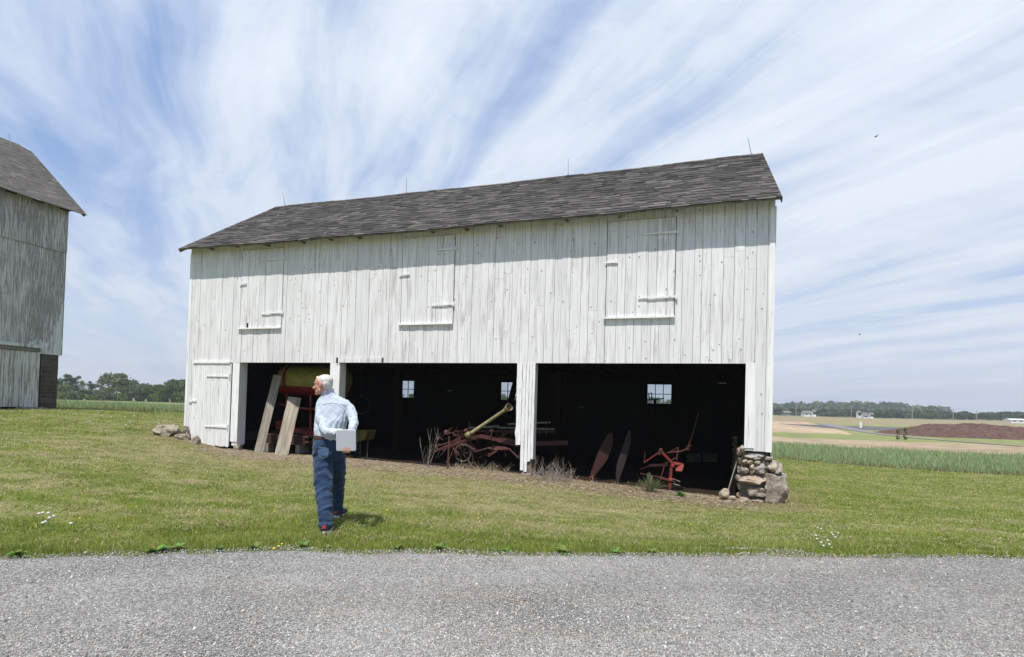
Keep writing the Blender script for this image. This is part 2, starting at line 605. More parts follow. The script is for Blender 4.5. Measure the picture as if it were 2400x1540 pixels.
def col_mat(name, rough=.8, spec=.2, trans=0, sc=None, amt=.3, bmp=0, bd=.01, sss=0):
    """colour from the mesh's own Col attribute"""
    m, t, b = mat(name, rough=rough, spec=spec)
    a = t.n('ShaderNodeAttribute', attribute_name='Col').outputs['Color']
    if sc:
        tc = t.n('ShaderNodeTexCoord').outputs['Object']
        n = t.noise(tc, sc, 7, .7)
        a = t.mix(1.0, a, t.ramp(n, [(.28, 1 - amt), (.72, 1 + amt)]), 'MULTIPLY')
        if bmp:
            bump(t, b, n, bmp, bd)
    link(t, a, b.inputs['Base Color'])
    if trans:
        tl = t.n('ShaderNodeBsdfTranslucent', {0: a})
        mx = t.n('ShaderNodeMixShader', {0: trans, 1: b.outputs[0], 2: tl.outputs[0]})
        link(t, mx.outputs[0], m.node_tree.nodes['Material Output'].inputs[0])
    return m


M_soil = col_mat('turf_and_soil', .95, .1, 0, 9, .35, .6, .03)
M_fieldsoil = col_mat('field_soil_and_stubble', .95, .1, 0, .35, .22)
M_blade = col_mat('grass_blades', .6, .25, .35)
M_crop = col_mat('crop_leaves', .55, .3, .35)

# gravel
M_gravel, t, b = mat('grey_gravel', rough=.9, spec=.25)
tc = t.n('ShaderNodeTexCoord').outputs['Object']
vo = t.n('ShaderNodeTexVoronoi', {'Vector': tc, 'Scale': 62., 'Randomness': 1.0})
vo2 = t.n('ShaderNodeTexVoronoi', {'Vector': tc, 'Scale': 130., 'Randomness': 1.0})
g1 = t.n('ShaderNodeSeparateColor', {0: vo.outputs['Color']}).outputs[0]
g2 = t.n('ShaderNodeSeparateColor', {0: vo2.outputs['Color']}).outputs[1]
g = t.math('ADD', t.math('MULTIPLY', g1, .6), t.math('MULTIPLY', g2, .4))
c = t.ramp(g, [(.1, (.145, .142, .138)), (.4, (.25, .246, .24)), (.65, (.34, .335, .328)), (.9, (.50, .495, .485))])
pn = t.noise(t.mapping(tc, (.35, .9, 1)), 1.0, 5, .6)
c = t.mix(t.ramp(pn, [(.5, 0.), (.68, .5)]), c, t.mix(1.0, c, (1.1, .95, .82), 'MULTIPLY'))
pn2 = t.noise(t.mapping(tc, (.5, 1.6, 1), (4, 2, 0)), 1.0, 4, .6)
c = t.mix(1.0, c, t.ramp(pn2, [(.3, .82), (.7, 1.16)]), 'MULTIPLY')
link(t, c, b.inputs['Base Color'])
bump(t, b, t.math('ADD', t.math('MULTIPLY', vo.outputs['Distance'], -1.0), t.math('MULTIPLY', vo2.outputs['Distance'], -.5)), 1.0, .018)
M_chip, t, b = mat('gravel_stones', rough=.85, spec=.3)
a = t.n('ShaderNodeAttribute', attribute_name='Col').outputs['Color']
link(t, a, b.inputs['Base Color'])

# ------------------------------------------------------------------ ground sheets
def lawn_colour(X, Y):
    lx, ly = barn_xy(X, Y)
    n1 = fbm(X * .55, Y * 1.5, 1, 5)
    n2 = fbm(X * 2.2 + 5, Y * 4.5, 2, 4)
    n3 = fbm(X * 7, Y * 9, 3, 3)
    dry = sst(.42, .66, .40 * n1 + .36 * n2 + .24 * n3) * .85
    d = -ly
    front = (1 - sst(.2, 1.6 + 2.2 * (n1 - .5), d)) * sst(-1.5, .5, lx) * (1 - sst(16.9, 18.4, lx))
    mid = np.exp(-((d - 2.6) / 2.4) ** 2) * sst(0, 3, lx) * (1 - sst(13, 18, lx)) * .75
    de = Y - road_edge(X)
    lush = np.exp(-(de / 1.25) ** 2) * .95
    lush2 = sst(14, 18, lx) * .35
    straw = np.clip(dry * (1 - lush) * (1 - lush2) + mid * (.35 + n2) * (1 - lush), 0, 1)
    gA = np.array([.150, .218, .036])
    gB = np.array([.31, .345, .072])
    sC = np.array([.50, .44, .25])
    fC = np.array([.44, .34, .235])
    fD = np.array([.30, .215, .145])
    g = gA + (gB - gA) * n2[..., None]
    g = g * (1 - .15 * lush[..., None])
    c = g + (sC - g) * straw[..., None] * .75
    fr = (front * (1 - .25 * n3))[..., None]
    ff = fC + (fD - fC) * sst(.4, .65, n2)[..., None]
    c = c + (ff - c) * np.clip(fr, 0, 1)
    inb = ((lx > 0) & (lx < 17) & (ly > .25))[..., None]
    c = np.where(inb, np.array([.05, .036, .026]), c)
    return c, front, straw


def field_colour(X, Y):
    n1 = fbm(X * .05, Y * .12, 11, 5)
    n2 = fbm(X * .4, Y * .8, 12, 4)
    tan = np.array([.30, .24, .165])
    brn = np.array([.26, .205, .135])
    grn = np.array([.165, .185, .075])
    oli = np.array([.23, .215, .115])
    c = oli + (brn - oli) * sst(.35, .65, n1)[..., None]
    d = Y - field_edge(X)
    left = X < -4
    # left: crops, tan strip, then trees
    cl = np.where((d < 34 + 60 * sst(-26, -60, X) + 6 * (n2 - .5))[..., None], np.array([.19, .20, .10]), tan)
    cl = np.where((d > 110)[..., None], grn * .9, cl)
    # right: crops, tan strip, green strip, brown stubble, olive field
    ang = X / np.maximum(Y, 1)
    wv = (n2 - .5) * 10
    cr = np.where((d < 24)[..., None], np.array([.19, .20, .10]), tan)
    cr = np.where(((Y > 66 + wv * .5) & (Y <= 86 + wv))[..., None], grn * 1.15, cr)
    hill = (Y > 86 + wv) & (ang < .62 - .0011 * (Y - 90))
    pink = (tan * 1.12)[None] + (np.array([.42, .32, .22]) - tan * 1.12) * sst(.45, .6, fbm(X * .3, Y * .05, 17, 3))[..., None]
    cr = np.where(hill[..., None], pink, cr)
    cr = np.where(((Y > 86 + wv) & ~hill)[..., None], grn * 1.2 + (oli - grn * 1.2) * sst(.4, .6, n2)[..., None], cr)
    cr = np.where(((Y > 165 + 2 * wv))[..., None], c * 1.0, cr)
    cr = np.where(((Y > 300 + wv))[..., None], grn * .95, cr)
    o = np.where(left[..., None], cl, cr)
    n4 = fbm(X * 1.3, Y * .9, 15, 3)
    return o * (.62 + .40 * n2[..., None] + .36 * n4[..., None])


def polar_grid(a0, a1, na, r0, r1, nrr):
    a = np.radians(np.linspace(a0, a1, na))
    r = np.exp(np.linspace(math.log(r0), math.log(r1), nrr))
    A, Rr = np.meshgrid(a, r)
    X = Rr * np.sin(A)
    Y = Rr * np.cos(A)
    idx = np.arange(na * nrr).reshape(nrr, na)
    F = np.stack([idx[:-1, :-1], idx[:-1, 1:], idx[1:, 1:], idx[1:, :-1]], -1).reshape(-1, 4)
    return X.ravel(), Y.ravel(), F


def sub_mesh(V, F, C, keep):
    F = F[keep]
    u, inv = np.unique(F.ravel(), return_inverse=True)
    return V[u], inv.reshape(F.shape), C[u]


for part, (a0, a1, na) in (('ahead', (-62, 62, 760)), ('around', (62, 298, 120))):
    X, Y, F = polar_grid(a0, a1, na, 1.2, 1850, 620 if part == 'ahead' else 140)
    Z = GZ(X, Y)
    lx, ly = barn_xy(X, Y)
    micro = .035 * (fbm(X * 1.7, Y * 1.7, 21, 3) - .5) * sst(5, 7, np.hypot(X, Y))
    Z = Z + micro * (np.hypot(X, Y) < 60)
    V = np.stack([X, Y, Z], -1)
    isl = (Y < field_edge(X))
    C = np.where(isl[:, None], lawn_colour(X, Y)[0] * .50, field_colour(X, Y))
    fl = isl[F].all(1)
    if part == 'ahead':
        v, f, c = sub_mesh(V, F, C, fl)
        tag(np_mesh('lawn', v, f, M_soil, c, smooth=True), kind='structure')
        v, f, c = sub_mesh(V, F, C, ~fl)
        tag(np_mesh('field', v, f, M_fieldsoil, c, smooth=True), kind='structure')
    else:
        tag(np_mesh('ground', V, F, M_soil, C, smooth=True), kind='structure')
# disc under the camera
a = np.radians(np.arange(0, 360, 6))
v = np.stack([1.25 * np.sin(a), 1.25 * np.cos(a), GZ(1.25 * np.sin(a), 1.25 * np.cos(a))], -1)
v = np.concatenate([v, [[0, 0, .1]]])
f = np.array([[i, (i + 1) % 60, 60] for i in range(60)])
tag(np_mesh('ground', v, f, M_soil, np.tile([.1, .1, .1], (61, 1))), kind='structure')

# gravel road
xs = np.concatenate([np.arange(-60, -9, 1.), np.arange(-9, 10, .05), np.arange(10, 61, 1.)])
ts = np.linspace(0, 1, 70)
XX, TT = np.meshgrid(xs, ts)
e = road_edge(XX)
YY = e - TT * (e + 7)
ZZ = GZ(XX, YY) + .018 + .012 * (fbm(XX * 1.2, YY * 1.2, 33, 3) - .5) - .03 * (TT < .003)
idx = np.arange(XX.size).reshape(XX.shape)
F = np.stack([idx[:-1, :-1], idx[1:, :-1], idx[1:, 1:], idx[:-1, 1:]], -1).reshape(-1, 4)
tag(np_mesh('gravel_road', np.stack([XX.ravel(), YY.ravel(), ZZ.ravel()], -1), F, M_gravel, smooth=True), kind='structure')

# loose stones on the road: one continuous spread nobody could count
N = 210000
th = np.radians(nr.uniform(-46, 46, N))
r = 2.9 * np.exp(nr.uniform(0, 1, N) * math.log(8.2 / 2.9))
X = r * np.sin(th)
Y = r * np.cos(th)
gap = (vn(X * 2.3, Y * 2.3, 5) - .5) * .5
ok = (Y < road_edge(X) - .0 + np.maximum(gap, 0) * .25) | ((X > 1.15) & (X < 3.3) & (Y < road_edge(X) + .30) & (vn(X * 1.5, Y * 4, 8) > .48))
X, Y = X[ok], Y[ok]
n = len(X)
oct_ = np.array([[1, 0, 0], [0, 1, 0], [-1, 0, 0], [0, -1, 0], [0, 0, 1], [0, 0, -1]], float)
of = np.array([[0, 1, 4], [1, 2, 4], [2, 3, 4], [3, 0, 4], [1, 0, 5], [2, 1, 5], [3, 2, 5], [0, 3, 5]])
s = nr.lognormal(math.log(.0046), .36, n)
s = np.clip(s, .0025, .014)
V = oct_[None] * np.stack([s * nr.uniform(.7, 1.5, n), s * nr.uniform(.7, 1.3, n), s * nr.uniform(.5, .9, n)], -1)[:, None, :]
V = V * nr.uniform(.7, 1.25, (n, 6, 1))
ca, sa = np.cos(nr.uniform(0, 6.3, n)), np.sin(nr.uniform(0, 6.3, n))
V = np.stack([V[..., 0] * ca[:, None] - V[..., 2] * sa[:, None], V[..., 1], V[..., 0] * sa[:, None] + V[..., 2] * ca[:, None]], -1)
b_ = nr.uniform(0, 6.3, n)
cb, sb = np.cos(b_), np.sin(b_)
V = np.stack([V[..., 0] * cb[:, None] - V[..., 1] * sb[:, None], V[..., 0] * sb[:, None] + V[..., 1] * cb[:, None], V[..., 2]], -1)
V += np.stack([X, Y, GZ(X, Y) + .018 + s * .25], -1)[:, None, :]
tone = nr.choice([.17, .24, .31, .39, .50], n, p=[.16, .28, .31, .20, .05]) * nr.uniform(.85, 1.15, n)
tone = tone * (.76 + .44 * fbm(X * .16 + 3, Y * 1.5, 61, 3)) * (1 - .10 * np.exp(-((Y - road_edge(X) + 1.25) / .28) ** 2))
brn_ = sst(.5, .68, fbm(X * .3, Y * .9, 62, 4))[:, None] * .8
hue = np.where(nr.uniform(size=n)[:, None] < .12, np.array([1.15, .97, .82]), np.array([1.0, 1., 1.01]))
tone = tone * 1.08
hue = hue * np.array([1.01, 1.005, .975])
hue = hue * (1 - brn_) + hue * np.array([1.06, .96, .86]) * brn_
C = np.repeat((tone[:, None] * hue)[:, None, :], 6, 1).reshape(-1, 3)
F = (of[None] + (np.arange(n) * 6)[:, None, None]).reshape(-1, 3)
tag(np_mesh('loose_gravel', V.reshape(-1, 3), F, M_chip, C), 'loose grey gravel stones covering the driveway', 'gravel', kind='stuff')


# ------------------------------------------------------------------ grass
def blades(name, X, Y, H, Wd, C, mat_, lean=.5, label=None, cat=None, zoff=0.):
    n = len(X)
    Z = GZ(X, Y) + zoff
    a = nr.uniform(0, 2 * math.pi, n)
    da = np.stack([np.cos(a), np.sin(a), np.zeros(n)], -1)
    b = nr.uniform(0, 2 * math.pi, n)
    ln = nr.uniform(0, 1, n) ** 1.3 * lean * H
    db = np.stack([np.cos(b) * ln, np.sin(b) * ln, np.zeros(n)], -1)
    base = np.stack([X, Y, Z - .01], -1)
    up = np.array([0, 0, 1.])
    v0 = base - da * (Wd / 2)[:, None]
    v1 = base + da * (Wd / 2)[:, None]
    mid = base + up * (H * .6)[:, None] + db * .4
    v2 = mid + da * (Wd * .42)[:, None]
    v3 = mid - da * (Wd * .42)[:, None]
    tip = base + up * H[:, None] + db
    V = np.stack([v0, v1, v2, v3, tip, tip + da * .0005], 1).reshape(-1, 3)
    k = (np.arange(n) * 6)[:, None]
    F = np.concatenate([np.array([[0, 1, 2, 3]]) + k, np.array([[3, 2, 5, 4]]) + k])
    o = np_mesh(name, V, F, mat_, np.repeat(C, 6, 0))
    if label:
        tag(o, label, cat, kind='stuff')
    return o


N = 560000
th = np.radians(nr.uniform(-46, 48, N))
r = 4.6 * np.exp(nr.uniform(0, 1, N) ** .92 * math.log(42 / 4.6))
X, Y = r * np.sin(th), r * np.cos(th)
lx, ly = barn_xy(X, Y)
cc, fr_, st_ = lawn_colour(X, Y)
ok = (Y > road_edge(X) - .02 - .22 * (nr.uniform(size=N) > .8) * nr.uniform(size=N) * (vn(X * 2.2, Y * 0, 71) > .4)) & (Y < field_edge(X) + .5) & ~((lx > -.05) & (lx < 17.1) & (ly > -.12) & (ly < 7.5))
ok &= ~((X > 1.15) & (X < 3.3) & (Y < road_edge(X) + .30) & (vn(X * 1.5, Y * 4, 8) > .48) & (nr.uniform(size=N) < .8))
ok &= nr.uniform(size=N) > fr_ * .25
X, Y, r, cc, fr_, st_ = X[ok], Y[ok], r[ok], cc[ok], fr_[ok], st_[ok]
n = len(X)
patch = .55 + .9 * fbm(X * 3.5, Y * 3.5, 41, 3)
H = (.022 + .034 * nr.uniform(size=n)) * patch * (1 - .35 * st_)
H += .035 * np.exp(-((Y - road_edge(X)) / .35) ** 2) * nr.uniform(size=n)
Wd = .0042 * np.maximum(r / 5.2, 1) ** .85 * nr.uniform(.6, 1.4, n)
H = H * np.maximum(r / 14, 1) ** .3
dead = nr.uniform(size=n) < (.12 + .35 * st_)
cc = cc * nr.uniform(.55, 1.5, n)[:, None] * np.array([1.05, 1.1, .95])
cc = np.where(dead[:, None], np.array([.54, .47, .28]) * nr.uniform(.5, 1.15, n)[:, None], cc)
lean = 1.0
blades('grass', X, Y, H, Wd, np.clip(cc, 0, .7), M_blade, 1.1, 'short mown grass mixed with dry clippings across the lawn', 'grass')

# loose clippings left by the mower
N = 90000
th = np.radians(nr.uniform(-46, 48, N))
r = 5.2 * np.exp(nr.uniform(0, 1, N) * math.log(30 / 5.2))
X, Y = r * np.sin(th), r * np.cos(th)
lx, ly = barn_xy(X, Y)
cc, fr_, st_ = lawn_colour(X, Y)
clump = fbm(X * 1.6, Y * 3.5, 81, 4)
ok = (Y > road_edge(X) + .35) & (Y < field_edge(X)) & ~((lx > -.05) & (lx < 17.1) & (ly > -.12) & (ly < 7.5)) & (clump + .25 * st_ + .2 * (nr.uniform(size=N) - .5) > .60)
X, Y, r = X[ok], Y[ok], r[ok]
n = len(X)
a = nr.uniform(0, math.pi, n)
L = nr.uniform(.02, .07, n) * (r / 8) ** .4
dx = np.stack([np.cos(a), np.sin(a), nr.uniform(-.35, .35, n)], -1) * L[:, None]
up = np.stack([-np.sin(a), np.cos(a), np.zeros(n)], -1) * (.0028 * (r / 7) ** .8)[:, None]
base = np.stack([X, Y, GZ(X, Y) + nr.uniform(.02, .055, n)], -1)
V = np.stack([base - dx / 2 - up, base + dx / 2 - up, base + dx / 2 + up, base - dx / 2 + up], 1).reshape(-1, 3)
C = np.repeat(np.array([[.50, .45, .28]]) * nr.uniform(.35, 1.1, n)[:, None], 4, 0)
tag(np_mesh('grass_clippings', V, np.arange(4 * n).reshape(-1, 4), M_blade, C), 'pale dry mower clippings scattered over the lawn', 'clippings', kind='stuff')

# straw and dead litter along the barn front
N = 60000
lx = nr.uniform(1.9, 16.6, N)
d = np.abs(nr.normal(0, .85, N)) - .3
X = X0 + lx * cy_ + d * sy_
Y = Y0 + lx * sy_ - d * cy_
n = N
a = nr.uniform(0, math.pi, n)
L = nr.uniform(.03, .11, n)
dx = np.stack([np.cos(a), np.sin(a) * .8, nr.uniform(-.25, .25, n)], -1) * L[:, None]
up = np.stack([-np.sin(a), np.cos(a), np.zeros(n)], -1) * .0045
base = np.stack([X, Y, GZ(X, Y) + nr.uniform(.005, .05, n)], -1)
V = np.stack([base - dx / 2 - up, base + dx / 2 - up, base + dx / 2 + up + [0, 0, .003], base - dx / 2 + up + [0, 0, .003]], 1).reshape(-1, 3)
F = np.arange(4 * n).reshape(-1, 4)
C = np.repeat(np.array([[.54, .45, .32]]) * nr.uniform(.3, 1.2, n)[:, None], 4, 0)
tag(np_mesh('dead_straw', V, F, M_blade, C), 'dry straw and dead leaves strewn along the open barn front', 'straw', kind='stuff')

# tall crop band behind the lawn
def crop(xa, xb, depth, N, hgt, name, label, side):
    X = nr.uniform(xa, xb, N)
    Y = field_edge(X) + nr.uniform(0, 1, N) ** 1.6 * depth
    H = hgt * nr.uniform(.4, 1.25, N) * (.75 + .5 * fbm(X * .3, Y * .3, 51, 3)) * (.55 + .45 * sst(0, 1.5, Y - field_edge(X)))
    Wd = np.full(N, .035) * nr.uniform(.5, 1.3, N)
    g = np.array([.22, .33, .15]) + np.array([.16, .15, .10]) * nr.uniform(size=N)[:, None]
    edge = (np.exp(-((Y - field_edge(X)) / .9)) * nr.uniform(size=N) > .42)[:, None] | (nr.uniform(size=N) < .20)[:, None]
    C = np.where(edge, np.array([.30, .27, .13]) * nr.uniform(.6, 1.1, N)[:, None], g)
    blades(name, X, Y, H, Wd, C, M_crop, .45, label, 'crop')


crop(-44, -14, 60, 50000, .52, 'tall_grass', 'blue green crop band behind the lawn left of the white barn', 0)
crop(9, 46, 21, 52000, .41, 'tall_grass', 'blue green crop band across the lawn right of the white barn', 1)

# farm track on the right
tp = [(2400, 1064, 62), (2300, 1055, 68), (2180, 1045, 76), (2060, 1030, 92), (1985, 1019, 118), (1930, 1012, 150)]
pts = [P(*q) for q in tp]
wd = [1.4, 1.6, 1.8, 2.2, 3.2, 4.5]
vs, fs = [], []
K = 60
for i in range(K + 1):
    s_ = i / K * (len(pts) - 1)
    j = min(int(s_), len(pts) - 2)
    f_ = s_ - j
    c = pts[j].lerp(pts[j + 1], f_)
    d = (pts[j + 1] - pts[j])
    nrm = Vector((-d.y, d.x, 0)).normalized()
    ww = wd[j] * (1 - f_) + wd[j + 1] * f_
    for k in range(5):
        q = c + nrm * ww * (k / 4 - .5) * (1 + .15 * mnoise.noise(Vector((i * .3, k, 0))))
        vs.append((q.x, q.y, gz(q.x, q.y) + .06))
for i in range(K):
    for k in range(4):
        fs.append((i * 5 + k, i * 5 + k + 1, i * 5 + k + 6, i * 5 + k + 5))
M_track, t, b = mat('track_gravel', (.24, .24, .245), .95)
tc = t.n('ShaderNodeTexCoord').outputs['Object']
link(t, t.mix(t.noise(tc, .6, 5, .6), (.14, .14, .14), (.22, .22, .215)), b.inputs['Base Color'])
mb = MB()
mb.add(vs, fs)
tag(mb.build('farm_track', M_track), kind='structure')
M_asph, t, b = mat('dark_yard', (.09, .09, .10), .95)
vs, fs = [], []
c0 = P(2055, 1016, 122)
for i in range(9):
    for k in range(25):
        X_ = c0.x - 14 + k * 1.3
        Y_ = c0.y - 9 + i * 3.2 + .8 * math.sin(k * .8) * (1 if i in (0, 8) else 0)
        vs.append((X_, Y_, gz(X_, Y_) + .03))
for i in range(8):
    for k in range(24):
        fs.append((i * 25 + k, i * 25 + k + 1, i * 25 + k + 26, i * 25 + k + 25))
mb = MB()
mb.add(vs, fs)
tag(mb.build('yard', M_asph), kind='structure')

# ------------------------------------------------------------------ the white barn
BZ = EYE - .4   # local z of the barn frame: fit z + 2.0
barn = empty('white_barn', (X0, Y0, -.4), 'long white two storey timber barn with three open wagon bays', 'barn', rz=YAW)
ZO = 2.0
L, D, ZE, ZR, ZL = 17.0, 7.307, 4.671, 7.4377, 1.1335
OV, OG = .40, .077


def bz(z):
    return z + ZO


def wall_boards(mb, x0, x1, z0, z1, holes, wmin=.165, wmax=.27, y=0, th=.024, gap=.0065, split=.18, zj=None, seed=1, jit=.006):
    rr = random.Random(seed)
    x = x0
    while x < x1 - .02:
        wv = rr.uniform(wmin, wmax)
        if x1 - (x + wv) < wmin * .6:
            wv = x1 - x
        xe = min(x + wv, x1)
        a_, b_ = x + gap / 2, xe - gap / 2
        cuts = [(max(a_, h[0]), min(b_, h[1]), h[2], h[3]) for h in holes if h[0] < b_ and h[1] > a_]
        xb = sorted({a_, b_} | {c[0] for c in cuts} | {c[1] for c in cuts})
        tint = rr.random()
        dy = rr.uniform(-jit, jit)
        dzb = rr.uniform(-.012, .012)
        for p, q in zip(xb[:-1], xb[1:]):
            if q - p < .012:
                continue
            mid = (p + q) / 2
            hs = sorted([(c[2], c[3]) for c in cuts if c[0] <= mid <= c[1]])
            z = (z0(mid) if callable(z0) else z0)
            zt = (z1(mid) if callable(z1) else z1)
            segs = []
            for h0, h1 in hs:
                if h0 > z + .01:
                    segs.append((z, h0))
                z = max(z, h1)
            if zt > z + .01:
                segs.append((z, zt))
            for (s0, s1) in segs:
                if rr.random() < split and s1 - s0 > 3:
                    zc = s0 + (s1 - s0) * rr.uniform(.3, .8)
                    mb.bb(p, q, y + dy, y + dy + th, bz(s0), bz(zc) - .002, tint)
                    mb.bb(p, q, y + dy, y + dy + th, bz(zc) + .002, bz(s1), rr.random())
                else:
                    mb.bb(p, q, y + dy, y + dy + th, bz(s0), bz(s1), tint)
        x = xe


BT = 0.0   # front plane
zfront = lambda x: float(np.interp(x, [0, 2.2, 5.3, 5.8, 11.1, 11.6, 16.4, 17], [-1.12, -1.30, -.9, -.9, -1.3, -1.35, -.80, -.82]))
hay = [(2.08, 3.67, 2.17, 4.60), (7.67, 9.27, 2.18, 4.58), (13.29, 14.91, 2.22, 4.58)]
holes = [(.31, 1.86, -3, 1.12), (2.13, 5.43, -3, ZL), (5.96, 11.09, -3, ZL), (11.56, 16.46, -3, ZL), (1.86, 2.13, -3, ZL)] + hay + [(5.43, 5.96, -3, ZL), (11.09, 11.56, -3, ZL)]
mb = MB()
wall_boards(mb, .0, L, zfront, ZE + .15, holes, seed=4, th=.026)
fw = mb.build('front_wall', M_white, barn, world=False)
tag(fw, 'white vertical board front wall with peeling paint')
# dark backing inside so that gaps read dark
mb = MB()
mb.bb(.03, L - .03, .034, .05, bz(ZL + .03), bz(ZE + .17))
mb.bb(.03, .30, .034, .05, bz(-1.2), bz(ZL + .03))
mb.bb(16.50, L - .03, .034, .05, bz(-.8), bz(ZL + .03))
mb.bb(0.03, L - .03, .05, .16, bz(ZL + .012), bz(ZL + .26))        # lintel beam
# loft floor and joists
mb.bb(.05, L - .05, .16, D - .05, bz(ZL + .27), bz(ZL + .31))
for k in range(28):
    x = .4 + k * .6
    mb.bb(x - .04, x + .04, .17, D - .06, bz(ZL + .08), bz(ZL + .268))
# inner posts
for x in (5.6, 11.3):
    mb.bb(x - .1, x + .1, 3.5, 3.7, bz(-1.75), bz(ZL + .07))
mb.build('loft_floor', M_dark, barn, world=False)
# posts of the front
mb = MB()
mb.bb(1.87, 2.135, .001, .027, bz(-1.30), bz(ZL - .002), .3)
mb.bb(2.105, 2.13, .028, .32, bz(-1.38), bz(ZL), .5)
mb.bb(1.90, 2.10, .03, .31, bz(-1.42), bz(ZL), .2)
p = mb.build('post', M_trim, barn, world=False)
mb = MB()
wall_boards(mb, 5.43, 5.76, -1.45, ZL - .001, [], .15, .19, seed=5, y=.002)
mb.bb(5.735, 5.76, .03, .30, bz(-1.5), bz(ZL), .5)
mb.bb(5.46, 5.73, .03, .29, bz(-1.6), bz(ZL), .3)
mb.build('post', M_trim, barn, world=False)
# centre post, boards ragged at the foot
mb = MB()
rr = random.Random(3)
for (xa, xb, zb) in ((11.09, 11.235, -.95), (11.24, 11.33, -1.58), (11.335, 11.42, -1.62), (11.425, 11.50, -1.36), (11.505, 11.575, -1.28)):
    pts = []
    zs = np.linspace(ZL, zb, 14)
    l = []
    r_ = []
    for i, z in enumerate(zs):
        rag = .0 if z > -.1 else .02 * rr.uniform(-1, 1)
        l.append((xa + (rag if xa < 11.1 else 0) + .003 + (.004 * rr.uniform(-1, 1)), z))
        r_.append((xb - .003 + .003 * rr.uniform(-1, 1), z + (.03 * rr.random() if i == 13 else 0)))
    y_ = rr.uniform(-.012, 0)
    for i in range(13):
        vs = [Vector((a_, y_ + t_, bz(z))) for t_ in (0, .03) for a_, z in (l[i], r_[i], r_[i + 1], l[i + 1])]
        mb.add(vs, [(0, 3, 2, 1), (4, 5, 6, 7), (0, 1, 5, 4), (1, 2, 6, 5), (2, 3, 7, 6), (3, 0, 4, 7)], rr.random() * .02 + .3)
mb.bb(11.54, 11.565, .03, .26, bz(-1.30), bz(ZL - .001), .6)
mb.build('post', M_trim, barn, world=False)
mb = MB()
mb.bb(11.25, 11.53, .04, .25, bz(-1.74), bz(ZL))
mb.build('post_core', M_mortar, barn, world=False)
# right corner boards come down to the stone; door frame pieces
mb = MB()
for xa, xb, tn in ((16.462, 16.66, .2),):
    mb.bb(xa, xb, -.012, -.001, bz(-.75), bz(ZL + .02), tn)
mb.bb(L - .10, L + .012, -.014, -.002, bz(-.82), bz(ZE - .06), .4)
mb.bb(L + .0, L + .012, -.002, .10, bz(-.82), bz(ZE - .1), .4)
mb.build('corner_trim', M_trim, barn, world=False)
mb = MB()
mb.bb(-.012, .09, -.014, -.002, bz(-1.10), bz(ZE - .06), .5)
mb.build('corner_trim', M_trim, barn, world=False)
# inner faces of the outer walls (dark) and side/back walls
mb = MB()
wins = [(3.3376, 4.1763), (8.0663, 8.905), (13.7436, 14.5823)]
ZT, ZBt = .9909, .2888
wh = [(a_, b_, ZBt, ZT) for a_, b_ in wins]
wall_boards(mb, .0, L, -1.95, ZE, wh, seed=9, y=D, th=.03, gap=0.0, jit=0)
for zlow, zhigh in ((-2.1, ZE),):
    for x_ in (0.0, L - .03):
        mb.bb(x_ + .001, x_ + .029, .05, D - .001, bz(zlow if x_ > 1 else -1.5), bz(ZE - .1))
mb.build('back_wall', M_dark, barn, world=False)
# gables: white board outside skins
for x_, nm in ((-.026, 'gable_wall'), (L + .001, 'gable_wall')):
    mb = MB()
    y = .0
    rr = random.Random(int(x_) + 5)
    while y < D:
        wv = min(rr.uniform(.2, .3), D - y)
        top = ZE - .03 + (ZR - ZE) * (1 - abs((y + wv / 2) - D / 2) / (D / 2)) - .12
        mb.bb(x_, x_ + .025, y + .003 + .012, y + wv - .003, bz(-1.2 if x_ < 1 else -.82), bz(top), rr.random())
        y += wv
    mb.build(nm, M_white, barn, world=False)
# stone footing under right gable and left
# windows
for k, (a_, b_) in enumerate(wins):
    mb = MB()
    fw_ = .035
    y0_, y1_ = D - .02, D + .02
    mb.bb(a_ - .03, a_ + .005, y0_, y1_, bz(ZBt - .03), bz(ZT + .03))
    mb.bb(b_ - .005, b_ + .03, y0_, y1_, bz(ZBt - .03), bz(ZT + .03))
    mb.bb(a_ + .006, b_ - .006, y0_ + .002, y1_ - .002, bz(ZBt - .03), bz(ZBt + .005))
    mb.bb(a_ + .006, b_ - .006, y0_ + .002, y1_ - .002, bz(ZT - .005), bz(ZT + .03))
    for q in (1, 2):
        xm = a_ + (b_ - a_) * q / 3
        mb.bb(xm - .012, xm + .012, y0_ + .006, y1_ - .006, bz(ZBt + .006), bz(ZT - .006))
    zm = (ZBt + ZT) / 2
    mb.bb(a_ + .006, b_ - .006, y0_ + .01, y1_ - .01, bz(zm - .012), bz(zm + .012))
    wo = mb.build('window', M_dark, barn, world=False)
    mb = MB()
    mb.bb(a_ + .007, b_ - .007, D + .011, D + .014, bz(ZBt + .007), bz(ZT - .007))
    mb.build('pane', M_glass, wo, world=False)


def strap(mb, x0, x1, z0, z1, y=-.045, head=.05, taper=True):
    """strap hinge: tapered strap with a cross plate at its right end"""
    a_ = Vector((x0, y, bz(z0)))
    b_ = Vector((x1, y, bz(z1)))
    wl, wr = .012, .028
    vs = []
    for t_ in (-.008, .012):
        vs += [a_ + Vector((0, t_, -wl)), b_ + Vector((0, t_, -wr)), b_ + Vector((0, t_, wr)), a_ + Vector((0, t_, wl))]
    mb.add(vs, [(0, 1, 2, 3), (7, 6, 5, 4), (0, 4, 5, 1), (1, 5, 6, 2), (2, 6, 7, 3), (3, 7, 4, 0)], .4)
    if head:
        mb.bb(x1 - .012, x1 + .022, y - .012, y + .016, bz(z1) - head * 1.3, bz(z1) + head * 1.1, .5)
    for q in (.25, .55, .85):
        c = a_.lerp(b_, q)
        mb.tube([c + Vector((0, -.016, 0)), c + Vector((0, .0, 0))], .009, 6)
    return mb


